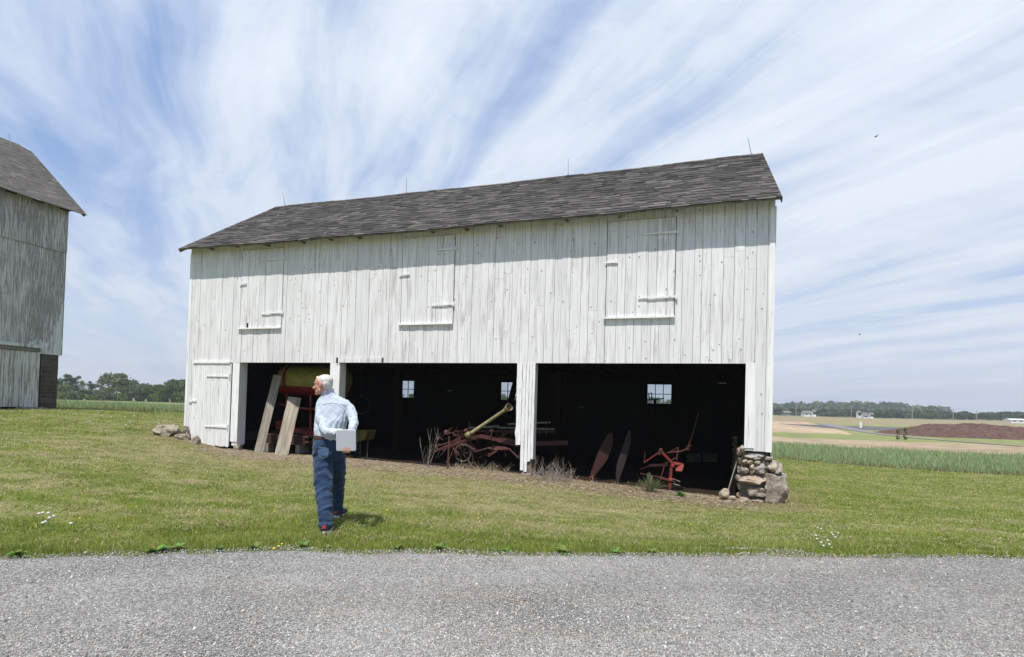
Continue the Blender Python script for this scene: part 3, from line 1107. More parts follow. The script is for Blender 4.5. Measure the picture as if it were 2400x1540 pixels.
straps = [((2.90, 3.70, 4.23, 4.25), (2.92, 3.70, 2.61, 2.63), (2.03, 2.30, 3.55, 3.57)),
          ((8.64, 9.29, 4.17, 4.18), (8.63, 9.27, 2.68, 2.70), (7.60, 7.93, 3.56, 3.57)),
          ((14.10, 14.94, 4.20, 4.20), (14.07, 14.94, 2.68, 2.69), (13.26, 13.57, 3.57, 3.57))]
for k, (h, stp) in enumerate(zip(hay, straps)):
    a_, b_, z0, z1 = h
    mb = MB()
    wall_boards(mb, a_ + .014, b_ - .014, z0 + .02, z1 - .015, [], .17, .27, y=-.012, seed=20 + k, split=0, th=.026)
    dr = mb.build('hay_door', M_white, barn, world=False)
    tag(dr, ['left closed hay door above the tank bay', 'middle closed hay door above the second bay', 'right closed hay door above the third bay'][k])
    for s_ in stp[:2]:
        strap(MB(), *s_).build('hinge', M_trim, dr, world=False) if False else None
        q = MB()
        strap(q, *s_)
        q.build('hinge', M_trim, dr, world=False)
    q = MB()
    strap(q, *stp[2], head=0)
    q.build('latch', M_trim, dr, world=False)
    q = MB()
    q.bb(a_ - .03, b_ + .0, -.075, -.014, bz(z0 - .02), bz(z0 + .018), .4)
    q.build('sill', M_trim, dr, world=False)
# thin dark plate painting the shade of a small hole at first hay door
mb = MB()
mb.bb(2.36, 2.42, -.0145, -.0125, bz(2.20), bz(2.34))
mb.build('gap', M_dark, barn, world=False)
# man door at left, bottom rotted
mb = MB()
rr = random.Random(11)
x = .32
while x < 1.84:
    wv = .083
    zb = -1.47 + rr.uniform(-.01, .02)
    xe = min(x + wv, 1.85)
    mb.bb(x + .002, xe - .002, -.030 + rr.uniform(-.0015, .0015), -.004, bz(zb), bz(1.09), rr.random())
    x = xe
door = mb.build('door', M_white_door, barn, world=False)
tag(door, 'narrow board entry door with strap hinges')
for z in (.70, -.87):
    q = MB()
    strap(q, .88, 1.79, z, z + .01, y=-.05, head=.07)
    q.build('hinge', M_trim, door, world=False)
q = MB()
strap(q, .15, .5, -.08, -.085, y=-.05, head=0)
q.build('latch', M_trim, door, world=False)
q = MB()
q.bb(.28, 1.80, -.06, -.004, bz(1.10), bz(1.165), .5)
q.build('door_head', M_trim, barn, world=False)
# patch board over the second bay
q = MB()
x = 5.72
rr = random.Random(8)
while x < 7.1:
    wv = rr.uniform(.18, .3)
    q.bb(x + .006, min(x + wv, 7.16) - .006, -.035, -.010, bz(1.135), bz(1.262) + rr.uniform(-.004, .004), rr.random())
    x += wv
q.build('lintel_patch', M_white, barn, world=False)
q = MB()
q.bb(5.655, 5.69, -.034, -.006, bz(1.12), bz(1.28))
q.build('lintel_patch_end', M_dark, barn, world=False)
q = MB()
q.bb(7.16, 7.185, -.036, -.006, bz(1.14), bz(1.275))
q.build('lintel_patch_end', M_dark, barn, world=False)

# roof of shingle courses
def sag(x, v):
    return -.045 * math.sin(math.pi * (x + .1) / 17.2) + .012 * math.sin(x * 1.3) + .003 * math.sin(x * 4.1 + v)


slope_len = math.hypot(D / 2 + OV, ZR - ZE)
sv = Vector((0, (D / 2 + OV) / slope_len, (ZR - ZE) / slope_len))
sn = Vector((0, -sv.z, sv.y))
exp_ = .125
nc = int(slope_len / exp_)
exp_ = slope_len / nc


def roof_mesh(mb, side, x0, x1, sv, sn, base, nc, exp_, wtab, sagf, rr, dz=0.0, clip=None):
    for r_ in range(nc):
        v0 = r_ * exp_ - .012
        v1 = (r_ + 1) * exp_ + .02
        if r_ == nc - 1:
            v1 = (r_ + 1) * exp_ - .01
        x = x0 - rr.random() * wtab * .9
        while x < x1:
            xe = x + wtab * rr.choice((.5, .8, 1, 1, 1.3))
            a_, b_ = max(x, x0), min(xe, x1)
            if clip:
                b_ = min(b_, clip(v0))
            if b_ - a_ > .03:
                th = rr.uniform(.012, .022)
                vs = []
                for xx, vv, hh in ((a_, v0, th), (b_, v0, th), (b_, v1, .004), (a_, v1, .004), (a_, v0, 0), (b_, v0, 0), (b_, v1, -.006), (a_, v1, -.006)):
                    p_ = base + sv * vv + sn * (hh + .003 * (r_ % 2)) + Vector((xx, 0, sagf(xx, vv) * (1 if not clip else 1)))
                    if side:
                        p_.y = side - p_.y
                    vs.append(p_)
                mb.add(vs, [(0, 1, 2, 3), (7, 6, 5, 4), (0, 4, 5, 1), (1, 5, 6, 2), (2, 6, 7, 3), (3, 7, 4, 0)], min(1, max(0, rr.gauss(.45, .26))))
            x = xe


mb = MB()
rr = random.Random(77)
base = Vector((0, -OV, bz(ZE) + .0))
roof_mesh(mb, 0, -OG, L + OG, sv, sn, base, nc, exp_, .30, sag, rr)
roof_mesh(mb, D, -OG, L + OG, sv, sn, base, nc // 2, exp_ * 2, .8, sag, rr)
# ridge cap
x = -OG
while x < L + OG:
    xe = min(x + .3, L + OG)
    for sgn in (-1, 1):
        z_ = bz(ZR) + .03 + sag(x, 5)
        mb.add([(x, D / 2, z_), (xe, D / 2, z_), (xe, D / 2 + sgn * .14, z_ - .095), (x, D / 2 + sgn * .14, z_ - .095)], [(0, 1, 2, 3)], rr.random())
    x = xe
roof = mb.build('roof', M_shingle, barn, world=False)
# deck, fascia edge and rake boards
mb = MB()
xs_ = np.linspace(-OG + .02, L + OG - .02, 40)
for side in (0, 1):
    for i in range(39):
        xa, xb = xs_[i], xs_[i + 1]
        vs = []
        for hh in (-.012, -.05):
            for xx, vv in ((xa, .015), (xb, .015), (xb, slope_len - .02), (xa, slope_len - .02)):
                p_ = base + sv * vv + sn * hh + Vector((xx, 0, sag(xx, vv)))
                if side:
                    p_.y = D - p_.y
                vs.append(p_)
        mb.add(vs, [(0, 1, 2, 3), (7, 6, 5, 4), (0, 4, 5, 1), (1, 5, 6, 2), (2, 6, 7, 3), (3, 7, 4, 0)])
M_deck = board_mat('grey_eave_boards', (.22, .21, .19), (.10, .09, .08), .45, .6, .2, 4)
mb.build('roof_deck', M_deck, roof, world=False)
# rafter tails and eave blocks
rr = random.Random(5)
for x in (.9, 1.9, 3.1, 4.4, 5.35, 6.3, 8.6, 9.6, 10.55, 12.3, 13.6, 14.9):
    zz_ = bz(ZE) + .03 + sag(x, 0)
    w_ = rr.uniform(.05, .08)
    mb = MB()
    mb.bb(x - w_ / 2, x + w_ / 2, -OV + .10 + rr.uniform(0, .1), -.001, zz_ - rr.uniform(.0, .035), zz_ + .03, rr.random())
    mb.build('rafter_tail', M_deck, roof, world=False)
for side in (0, 1):
    for x_ in (-OG - .012, L + OG - .008):
        mb = MB()
        for (v0, v1) in ((.0, slope_len),):
            vs = []
            for xx in (x_, x_ + .02):
                for vv, hh in ((v0, .0), (v1, .0), (v1, -.11), (v0, -.11)):
                    p_ = base + sv * vv + sn * hh + Vector((xx, 0, sag(x_, 0)))
                    if side:
                        p_.y = D - p_.y
                    vs.append(p_)
            mb.add(vs, [(0, 1, 2, 3), (7, 6, 5, 4), (0, 4, 5, 1), (1, 5, 6, 2), (2, 6, 7, 3), (3, 7, 4, 0)])
        mb.build('rake_board', M_deck, roof, world=False)
# lightning rods
for (x, zt, dx) in ((.38, 8.0, .10), (5.62, 7.96, 0), (11.42, 7.97, 0), (16.78, 7.98, -.13)):
    q = MB()
    z0 = bz(ZR) + sag(x, 5) + .02
    x_top = x + (-.12 if x > 16 else (.12 if x < 1 else 0)) * 1.0
    x_top = {.38: .24, 5.62: 5.60, 11.42: 11.41, 16.78: 16.67}[x]
    # leaning as in the photo: first to the left end, last away
    q.tube([(x, D / 2, z0), (x_top, D / 2, bz(zt))], [.011, .006], 6)
    q.tube([(x, D / 2, z0), (x, D / 2, z0 + .05)], [.035, .018], 8)
    q.build('lightning_rod', M_steel, roof, world=False)

# stone pier under the right corner
def px_facade(px, py, ly=0.):
    r_ = P(px, py, 1.0) - Vector((0, 0, EYE))
    n_ = (-sy_, cy_)
    t_ = (n_[0] * X0 + n_[1] * Y0 + ly) / (n_[0] * r_.x + n_[1] * r_.y)
    q = r_ * t_
    lx, ly2 = barn_xy(q.x, q.y)
    return lx, q.z   # z from eye level


mb = MB()
# (left, top, right, bottom) of each stone in the photograph's own pixels
st = [(1860, 1131, 1912, 1151, .25, 3), (1866, 1150, 1885, 1162, .5, 5), (1856, 1148, 1870, 1162, .55, 6), (1884, 1150, 1902, 1163, .5, 7),
      (1850, 1167, 1874, 1186, .75, 8), (1874, 1160, 1888, 1176, .5, 9), (1875, 1174, 1886, 1189, .95, 10), (1885, 1158, 1914, 1187, .27, 11),
      (1849, 1188, 1914, 1214, .95, 12), (1912, 1140, 1934, 1153, .3, 13), (1912, 1151, 1956, 1184, .4, 14), (1934, 1172, 1958, 1186, .3, 15),
      (1909, 1183, 1971, 1262, .72, 16), (1865, 1215, 1916, 1247, .05, 17), (1912, 1212, 1920, 1226, .5, 18),
      (1850, 1243, 1880, 1262, .1, 19), (1876, 1246, 1916, 1266, .75, 20), (1850, 1115, 1862, 1134, .5, 21)]
for i, (a_, b_, c_, d_, tn, sd) in enumerate(st):
    k_ = .9375
    xl, z1_ = px_facade(a_ * k_, b_ * k_)
    xr, z0_ = px_facade(c_ * k_, d_ * k_)
    big_ = (c_ - a_) > 55
    mb.rock(((xl + xr) / 2, .17 + (.02 if not big_ else .0), bz((z0_ + z1_) / 2)), ((xr - xl) * 1.12, .46 + .03 * (i % 3) + (.1 if big_ else 0), (z1_ - z0_) * 1.14), sd, 0, 4 if big_ else 3, .22, tn, sharp=.8)
rr = random.Random(2)
# jamb side stones and the gable footing behind
for r_ in range(6):
    z_ = -1.95 + r_ * .2
    y_ = .45
    while y_ < D:
        w_ = rr.uniform(.3, .6)
        mb.rock((16.86, y_ + w_ / 2, bz(z_ + .1)), (.5, w_ * 1.05, .23), rr.random() * 99, 0, 2, .2, rr.random(), sharp=.8)
        y_ += w_
for r_ in range(6):
    z_ = -1.95 + r_ * .2
    mb.rock((16.44 + rr.uniform(-.02, .03), .28, bz(z_ + .1)), (.24, rr.uniform(.3, .42), .23), rr.random() * 99, 0, 2, .2, rr.random(), sharp=.8)
fo = mb.build('stone_foundation', M_stone, barn, world=False)
mb = MB()
mb.bb(16.42, 17.0, .10, .5, bz(-2.0), bz(-.86))
mb.bb(16.7, 16.97, .5, D, bz(-2.0), bz(-.84))
mb.build('footing', M_mortar, barn, world=False)
mb = MB()
mb.bb(.0, .28, .1, D, bz(-1.6), bz(-1.14))
mb.build('footing', M_mortar, barn, world=False)
mb = MB()
mb.rock((2.04, .14, bz(-1.50)), (.26, .3, .36), 31, .1, 3, .12, .35, sharp=.9)
mb.rock((1.84, .02, bz(-1.585)), (.24, .3, .12), 33, .1, 3, .12, .6, sharp=.9)
mb.build('post_footing', M_stone, barn, world=False)
mb = MB()
mb.rock((11.38, .14, bz(-1.70)), (.34, .32, .22), 35, .0, 3, .12, .6, sharp=.9)
mb.build('post_footing', M_stone, barn, world=False)
mb = MB()
mb.rock((5.6, .14, bz(-1.62)), (.34, .32, .22), 36, .0, 3, .12, .6, sharp=.9)
mb.build('post_footing', M_stone, barn, world=False, smooth=True)

# ------------------------------------------------------------------ left barn (grey weathered)
# its long wall faces right and runs away from the camera
LW = [Vector((-23.80, 25.2, 0)), Vector((-22.93, 28.0, 0))]
ldir = (LW[1] - LW[0]).normalized()
lnor = Vector((ldir.y, -ldir.x, 0))      # facing right
def lw(px, py, off=0.):
    """point on the left barn's wall plane"""
    r_ = P(px, py, 1.0) - Vector((0, 0, EYE))
    o_ = LW[1] + lnor * off
    t_ = o_.dot(lnor) / r_.dot(lnor)
    q = r_ * t_
    s_ = (q - LW[1]).dot(ldir)
    return s_, q.z + EYE


lb = empty('weathered_barn', (LW[1].x, LW[1].y, gz(LW[1].x, LW[1].y)), 'grey weathered bank barn with stone corner at the left edge', 'barn')
def lpt(s_, off, z):
    q = LW[1] + ldir * s_ + lnor * off
    return Vector((q.x, q.y, z))


def lbox(mb, s0, s1, o0, o1, z0, z1, tint=None):
    vs = [lpt(s_, o_, z_) for s_ in (s0, s1) for o_ in (o0, o1) for z_ in (z0, z1)]
    mb.add(vs, [(0, 1, 3, 2), (4, 6, 7, 5), (0, 4, 5, 1), (2, 3, 7, 6), (0, 2, 6, 4), (1, 5, 7, 3)], tint)


s_c, z_top = lw(168, 498)
z_top = lw(168, 490)[1]
_, z_seam = lw(163, 595)
_, z_low = lw(140, 832)
_, z_rail = lw(95, 816)
z_base = gz(*LW[1].xy)
NEAR = -17.
mb = MB()
rr = random.Random(12)
s_ = NEAR
while s_ < -.01:
    wv = min(rr.uniform(.2, .3), -s_)
    t_ = rr.random()
    lbox(mb, s_ + .003, s_ + wv - .003, -.03, .0, z_seam + .0, z_top + .1, t_)
    lbox(mb, s_ + .003, s_ + wv - .003, -.09, -.05, z_low + rr.uniform(-.03, .03), z_seam + .05, rr.random())
    s_ += wv
mb.build('upper_wall', M_old, lb)
mb = MB()
# lower right patch of sounder paint
s_ = -1.5
while s_ < -.02:
    wv = min(.075, -s_)
    top = z_low + float(np.interp(s_, [-1.5, -.75, -.6, -.3, -.2, 0], [.55, .62, .9, 1.5, 2.1, 2.9])) + rr.uniform(-.35, .3)
    lbox(mb, s_ + .001, s_ + wv - .0, -.05, -.043, z_low - .02, top, int(s_ / .25) * .37 % 1)
    s_ += wv
mb.build('sound_boards', M_oldfresh, lb)
mb = MB()
rr = random.Random(22)
z = z_base - .1
while z < z_low:
    hh = rr.uniform(.12, .26)
    s_ = -1.45
    while s_ < -.12:
        wv = min(rr.uniform(.25, .65), -.1 - s_)
        lbox(mb, s_ + .018, s_ + wv - .018, -.6, -.10 + rr.uniform(-.015, .02), z + .01, min(z + hh, z_low) - .012, rr.random())
        s_ += wv
    y_ = -.2
    while y_ > -11:
        wv = rr.uniform(.3, .6)
        lbox(mb, -.5, -.10 + rr.uniform(-.015, .02), y_ - wv + .01, y_ - .01, z + .01, min(z + hh, z_low) - .012, rr.random())
        y_ -= wv
    z += hh
mb.build('stone_corner', M_stone2, lb, bevel=.012)
mb = MB()
lbox(mb, -1.46, -.115, -.55, -.115, z_base - .3, z_low)
mb.build('mortar', mat('brown_mortar', (.17, .135, .11), .95)[0], lb)
mb = MB()
lbox(mb, -.45, -.13, -11, -.56, z_base - .3, z_low)
mb.build('mortar', M_mortar, lb)
mb = MB()
s_d = lw(88, 900, -.05)[0]
s_ = -12.
rr = random.Random(9)
while s_ < s_d - .01:
    wv = min(.22, s_d - s_)
    if not -8 < s_ < -7.7:
        lbox(mb, s_ + .006, s_ + wv - .006, .0, .04, z_base + .06 + rr.uniform(0, .05), z_rail - .22, rr.random())
    s_ += wv
sd = mb.build('sliding_door', M_oldlow, lb)
tag(sd, 'peeling white sliding stable door')
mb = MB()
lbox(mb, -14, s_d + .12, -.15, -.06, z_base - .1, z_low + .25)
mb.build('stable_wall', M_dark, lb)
mb = MB()
lbox(mb, -14, lw(97, 816, .1)[0], -.04, .16, z_rail - .02, z_rail + .14, .5)
mb.build('door_track_cover', M_oldfresh, lb)
mb = MB()
lbox(mb, -14, lw(95, 825, .1)[0], -.03, .10, z_rail - .20, z_rail - .03, .5)
mb.build('door_track', M_deck, lb)
# flat board step
mb = MB()
lbox(mb, -2.0, -.9, .05, .5, z_base - .02, z_base + .07)
mb.build('step', M_plank, lb)
# roof: plane rising away to the left
ev = lw(203, 500, .45)
e_s = .55
ze_ = z_top - .22
ro = .50
# ridge from the photo
rk = P(55, 372, 28.4)
rise = rk.z - ze_
run = (ro - (Vector((rk.x, rk.y, 0)) - LW[1]).dot(lnor))
lsv = Vector((-run, 0, rise))
nlen = math.hypot(run, rise)
half = 4.2
tl = rise / run
mb = MB()
ncl = int((half + ro) / (run / nlen) / .14)
rr = random.Random(31)
cs, sn_ = run / nlen, rise / nlen
for side in (0, 1):
    for r_ in range(ncl):
        v0, v1 = r_ * .14 - .01, (r_ + 1) * .14 + .02
        frac = r_ / ncl
        send = e_s - (0 if frac < .93 else (frac - .93) * 9)
        s_ = NEAR - rr.random() * .3
        while s_ < send:
            se = min(s_ + rr.choice((.2, .3, .4)), send)
            th_ = rr.uniform(.012, .022)
            vs = []
            for ss, vv, hh in ((s_, v0, th_), (se, v0, th_), (se, v1, .003), (s_, v1, .003), (s_, v0, -.03), (se, v0, -.03), (se, v1, -.03), (s_, v1, -.03)):
                off = ro - vv * cs + hh * sn_
                if side:
                    off = -2 * half - off
                vs.append(lpt(ss, off, ze_ + vv * sn_ + hh * cs + .03 * math.sin(ss * .9)))
            mb.add(vs, [(0, 1, 2, 3), (7, 6, 5, 4), (0, 4, 5, 1), (1, 5, 6, 2), (2, 6, 7, 3), (3, 7, 4, 0)], min(1, max(0, rr.gauss(.45, .22))))
            s_ = se
lr = mb.build('roof', M_shingle2, lb)
for k in range(8):
    c = -.15 - k * 1.18
    mb = MB()
    lbox(mb, c - .28, c + .1, .0, .30, ze_ + .02, ze_ + .16, .2)
    mb.build('rafter_tail', M_dark, lr)
mb = MB()
mb.bar(lpt(e_s - .1, ro - .05, ze_ - .05), lpt(e_s - .1, -half + 1.5, ze_ - .05 + (half - 1) * tl), .05, .12)
mb.build('rake_board', M_dark, lr)
# far gable and closing walls
mb = MB()
zt_ = z_top
vs = [lpt(-.02, 0 - .04, z_low), lpt(-.02, -2 * half, z_low), lpt(-.02, -2 * half, zt_), lpt(-.02, -half - .0, ze_ + (half + ro) * tl - .3), lpt(-.02, -.04, zt_ + .1)]
mb.plate(vs, .05)
mb.build('gable_wall', M_old, lb)
mb = MB()
vs = [p + ldir * NEAR for p in vs]
mb.plate(vs, .05)
mb.build('gable_wall', M_old, lb)
q = MB()
rp = lpt(-1.0, -half, ze_ + (half + ro) * tl - .2)
a_ = P(27, 332, 27.2)
q.tube([a_ - Vector((0, 0, .3)), P(20, 314, 27.2)], [.018, .008], 6)
q.build('lightning_rod', M_steel, lr)

# ------------------------------------------------------------------ stones lying about (each its own thing)
def stone(px, py, Y, sz, seed, rz, tilt, label, mt=M_boulder, tn=.5, sub=3, zc=None, sharp=.7, name='stone'):
    c = P(px, py, Y)
    q = MB()
    q.rock(c, sz, seed, rz, sub + 1, .2, tn, tilt, sharp)
    o = q.build(name, mt)
    o.data.transform(Matrix.Translation(-c))
    o.location = c
    return tag(o, label, 'stone')


stone(394, 1009, 17.5, (.98, .62, .40), 3, -.12, .02, 'large log shaped brown boulder at the left corner of the white barn', tn=.5, sub=4, name='boulder')
stone(428, 1024, 17.2, (.46, .4, .24), 9, .2, .05, 'dark stone with a pale flat top beside the barn corner', tn=.9)
stone(456, 1040, 16.75, (.30, .22, .52), 14, .3, .55, 'tan slab stone tilted against the foot of the white door', tn=.95, sharp=.95)
stone(424, 1042, 16.95, (.36, .3, .09), 17, .1, .05, 'thin flat stone lying lowest beside the tilted slab', tn=.1)
stone(436, 1036, 17.05, (.34, .3, .08), 19, -.2, -.1, 'thin flat stone under the pale topped stone', tn=.6)
stone(434, 1007, 17.35, (.17, .12, .26), 23, .3, .5, 'small wedge stone standing against the barn corner board', tn=.1)
stone(1698, 1157, 12.2, (.25, .22, .24), 25, .5, 0, 'round tan rock on the dirt left of the stone pier', M_stone, .55)
stone(1717, 1166, 12.1, (.15, .14, .09), 26, .5, 0, 'small pale stone between the round rock and the stone pier', M_stone, .5)
stone(1702, 1175, 11.95, (.19, .12, .04), 27, .4, 0, 'flat whitish stone chip in front of the round rock', M_stone, .5)
stone(1742, 1172, 11.95, (.24, .2, .13), 28, .2, 0, 'half buried brown stone at the foot of the pier', M_stone, .95)

# ------------------------------------------------------------------ planks
def leaning(top, bot, Yt, Yb, wpx, th, mt, label, name='plank'):
    """top and bottom middle in px"""
    a_, b_ = P(*top, Yt), P(*bot, Yb)
    e_ = empty(name, b_, label, 'plank')
    q = MB()
    d = (a_ - b_)
    nrm = Vector((.25, -1, .0)).normalized()
    side = d.cross(nrm).normalized()
    up_ = side.cross(d).normalized()
    q.bar(b_ - d.normalized() * .02, a_, wpx, th, up_, .4)
    return e_, q, mt


def plank(top, bot, Yt, Yb, wd, th, mt, label, tilt=.25):
    a_, b_ = P(*top, Yt), P(*bot, Yb)
    b_.z = gz(b_.x, b_.y) + .01
    a_ = P(*top, Yt)
    d = (a_ - b_)
    Lp = d.length
    zax = d.normalized()
    nrm = Vector((tilt, -1, 0)).normalized()
    xax = (nrm.cross(zax)).normalized()
    yax = zax.cross(xax)
    me = MB()
    nseg = 12
    rr = random.Random(int(top[0]))
    vs, fs = [], []
    for i in range(nseg + 1):
        z_ = Lp * i / nseg
        wl = -wd / 2 + rr.uniform(-.004, .004)
        wr = wd / 2 + rr.uniform(-.004, .004)
        if i in (0, nseg):
            zr_ = rr.uniform(-.015, .015)
        else:
            zr_ = 0
        bw = .012 * math.sin(i / nseg * 3)
        for x_, y_ in ((wl, -th / 2), (wr, -th / 2), (wr, th / 2), (wl, th / 2)):
            vs.append((x_, y_ + bw, z_ + zr_ * (1 if x_ > 0 else -1)))
    for i in range(nseg):
        for k in range(4):
            fs.append((i * 4 + k, i * 4 + (k + 1) % 4, i * 4 + 4 + (k + 1) % 4, i * 4 + 4 + k))
    fs += [(3, 2, 1, 0), tuple(nseg * 4 + k for k in range(4))]
    me.add(vs, fs, .4)
    o = me.build('plank', mt)
    o.matrix_world = Matrix.Translation(b_) @ Matrix((xax, yax, zax)).transposed().to_4x4()
    return tag(o, label, 'plank')


plank((651, 880), (606, 1053), 17.5, 16.75, .25, .05, M_plank, 'long grey plank leaning on the yellow tank, half in shade')
plank((691, 932), (659, 1069), 17.0, 16.15, .37, .05, M_plank2, 'short wide tan plank leaning in front of the yellow tank')
plank((1742, 1000), (1718, 1150), 13.4, 12.6, .22, .04, M_dark, 'dark plank leaning inside beside the right jamb')
o = MB()
o.tube([P(1731, 1068, 12.7), P(1707, 1147, 12.4)], .012, 6)
tag(o.build('pole', M_pale), 'thin grey pole leaning beside the round rock', 'pole')
q = MB()
a_, b_ = P(1585, 1150, 12.7), P(1690, 1161, 12.3)
a_.z = gz(a_.x, a_.y) + .03
b_.z = gz(b_.x, b_.y) + .03
q.bar(a_, b_, .12, .03)
tag(q.build('plank', M_plank2), 'pale thin board lying flat on the dirt left of the round rock', 'plank')
# lumber pile in the first bay
pe = empty('lumber_pile', BL(3.0, 1.0, -1.6), 'low stack of dark reddish boards on blocks in the first bay', 'lumber pile')
q = MB()
rr = random.Random(4)
for r_ in range(4):
    for k in range(3):
        z_ = -1.36 + r_ * .075
        x0_ = 2.25 + rr.uniform(0, .2)
        q.add([BL(x0_ + a_ * (1.7 + .0 * r_), .8 + k * .3 + b_ * .26, z_ + c_ * .06) for a_ in (0, 1) for b_ in (0, 1) for c_ in (0, 1)],
              [(0, 1, 3, 2), (4, 6, 7, 5), (0, 4, 5, 1), (2, 3, 7, 6), (0, 2, 6, 4), (1, 5, 7, 3)], rr.random())
q.build('boards', worn('reddish_board', (.10, .04, .03), (.05, .035, .03), .5, .85, 5), pe)
for x_ in (2.5, 3.7):
    q = MB()
    q.add([BL(x_ + a_ * .15, .75 + b_ * .9, -1.62 + c_ * .255) for a_ in (0, 1) for b_ in (0, 1) for c_ in (0, 1)],
          [(0, 1, 3, 2), (4, 6, 7, 5), (0, 4, 5, 1), (2, 3, 7, 6), (0, 2, 6, 4), (1, 5, 7, 3)], rr.random())
    q.build('block', M_plank, pe)

# ------------------------------------------------------------------ sprayer with yellow tank
YT = 17.9
sp = empty('sprayer', P(740, 1060, YT), 'red farm sprayer carrying a big yellow tank in the first bay', 'sprayer')
a_, b_ = P(660, 888, YT + .35), P(818, 893, YT - .25)
ax = (b_ - a_).normalized()
Lt = (b_ - a_).length
q = MB()
pts, rad = [], []
for i in range(29):
    t_ = i / 28
    d = min(t_, 1 - t_) * Lt
    f_ = min(1, d / .28)
    pts.append(a_.lerp(b_, t_))
    rad.append(max(.02, .475 * math.sqrt(max(0, 1 - (1 - f_) ** 2.2))))
q.tube(pts, rad, 40)
tk = q.build('tank', M_yellow, sp, smooth=True)
side = ax.cross(Vector((0, 0, 1))).normalized()
for pxs in (688, 790):
    t_ = (pxs - 660) / 158
    c = a_.lerp(b_, t_)
    q = MB()
    n_ = 40
    vs, fs = [], []
    for i in range(n_):
        an = 2 * math.pi * i / n_
        dv = side * math.cos(an) + Vector((0, 0, 1)) * math.sin(an)
        for o_, rr_ in ((-.035, .477), (.035, .477), (.035, .493), (-.035, .493)):
            vs.append(c + ax * o_ + dv * rr_)
    for i in range(n_):
        for k in range(4):
            j = (i + 1) % n_
            fs.append((i * 4 + k, i * 4 + (k + 1) % 4, j * 4 + (k + 1) % 4, j * 4 + k))
    q.add(vs, fs)
    q.build('strap', M_red, tk)
q = MB()
# cradle: red trough hugging the tank from below
n_ = 14
vs, fs = [], []
for e_ in (a_ + ax * .12, b_ - ax * .12):
    for i in range(n_ + 1):
        an = math.radians(-150 + 120 * i / n_)
        dv = side * math.cos(an) + Vector((0, 0, 1)) * math.sin(an)
        vs.append(e_ + dv * .50)
        vs.append(e_ + dv * .525)
m2 = 2 * (n_ + 1)
for i in range(n_):
    fs.append((i * 2, i * 2 + 2, i * 2 + 2 + m2, i * 2 + m2))
    fs.append((i * 2 + 1, i * 2 + 1 + m2, i * 2 + 3 + m2, i * 2 + 3))
    fs.append((i * 2, i * 2 + 1, i * 2 + 3, i * 2 + 2))
    fs.append((m2 + i * 2, m2 + i * 2 + 2, m2 + i * 2 + 3, m2 + i * 2 + 1))
fs.append((0, m2, m2 + 1, 1))
fs.append((n_ * 2, n_ * 2 + 1, m2 + n_ * 2 + 1, m2 + n_ * 2))
q.add(vs, fs)
q.build('cradle', M_red, sp)
q = MB()
for c0_, c1_, w_ in (((652, 1000), (780, 1026), .14), ((690, 955), (765, 962), .06), ((660, 948), (690, 951), .05), ((748, 1024), (830, 1030), .08)):
    q.bar(P(*c0_, YT - .35), P(*c1_, YT - .5), .1, w_)
q.bar(P(700, 1005, YT + .6), P(820, 1010, YT + .4), .1, .12)
for x_ in (672, 728, 800):
    q.bar(P(x_, 925, YT - .2), P(x_, 1015, YT - .35), .06, .06, Vector((0, 1, 0)))
q.bar(P(648, 996, YT - .36), P(662, 996, YT - .36), .1, .26)
q.build('frame', M_red, sp)
q = MB()
q.tube([P(750, 925, YT - .45), P(752, 985, YT - .4), P(749, 1010, YT - .42)], .012, 6)
q.tube([P(735, 955, YT - .45), P(765, 960, YT - .45)], .02, 6)
q.tube([P(748, 925, YT - .5), P(752, 918, YT - .52)], .03, 8)
q.build('hose', M_iron, sp)


def ring(q, c, nrm, r, th, n=24, m=8):
    nrm = nrm.normalized()
    u_ = nrm.orthogonal().normalized()
    v_ = nrm.cross(u_)
    vs, fs = [], []
    for i in range(n):
        an = 2 * math.pi * i / n
        d = u_ * math.cos(an) + v_ * math.sin(an)
        for k in range(m):
            bn = 2 * math.pi * k / m
            vs.append(c + d * (r + th * math.cos(bn)) + nrm * th * math.sin(bn))
    for i in range(n):
        for k in range(m):
            j = (i + 1) % n
            fs.append((i * m + k, i * m + (k + 1) % m, j * m + (k + 1) % m, j * m + k))
    q.add(vs, fs)


for px_w, Yw in ((735, 17.4), (838, 17.1)):
    q = MB()
    c = P(px_w, 1045, Yw)
    c.z = gz(c.x, c.y) + .30
    ring(q, c, Vector((1, .25, 0)), .22, .08)
    wl_ = q.build('wheel', M_black, sp, smooth=True)
    q = MB()
    q.tube([c - Vector((.05, 0, 0)), c + Vector((.05, 0, 0))], .17, 20)
    q.build('rim', M_yellow, wl_)
# second yellow implement and a loop behind the man
M_ydark = worn('dull_yellow_steel', (.14, .12, .03), (.07, .06, .03), .4, .6, 5)
ye = empty('fertilizer_unit', P(850, 1040, 16.7), 'low yellow implement bin standing just right of the man', 'farm implement')
q = MB()
bx = [P(838, 1008, 16.8), P(868, 1008, 16.6), P(864, 1030, 16.6), P(842, 1036, 16.8)]
q.plate([p + Vector((0, .15, 0)) for p in bx], .4)
q.build('bin', M_ydark, ye)
q = MB()
for x_ in (845, 862):
    a_ = P(x_, 1030, 16.75)
    q.tube([a_, Vector((a_.x, a_.y, gz(a_.x, a_.y)))], .02, 6)
q.build('leg', M_iron, ye)
q = MB()
ring(q, P(847, 950, 16.8), Vector((.8, -1, 0)), .27, .012, 28, 6)
lp = tag(q.build('hoop', M_black), 'thin dark metal hoop hanging behind the man', 'hoop')
q = MB()
q.tube([P(847, 930, 16.8), P(846, 860, 16.8)], .006, 5)
q.build('wire', M_black, lp)

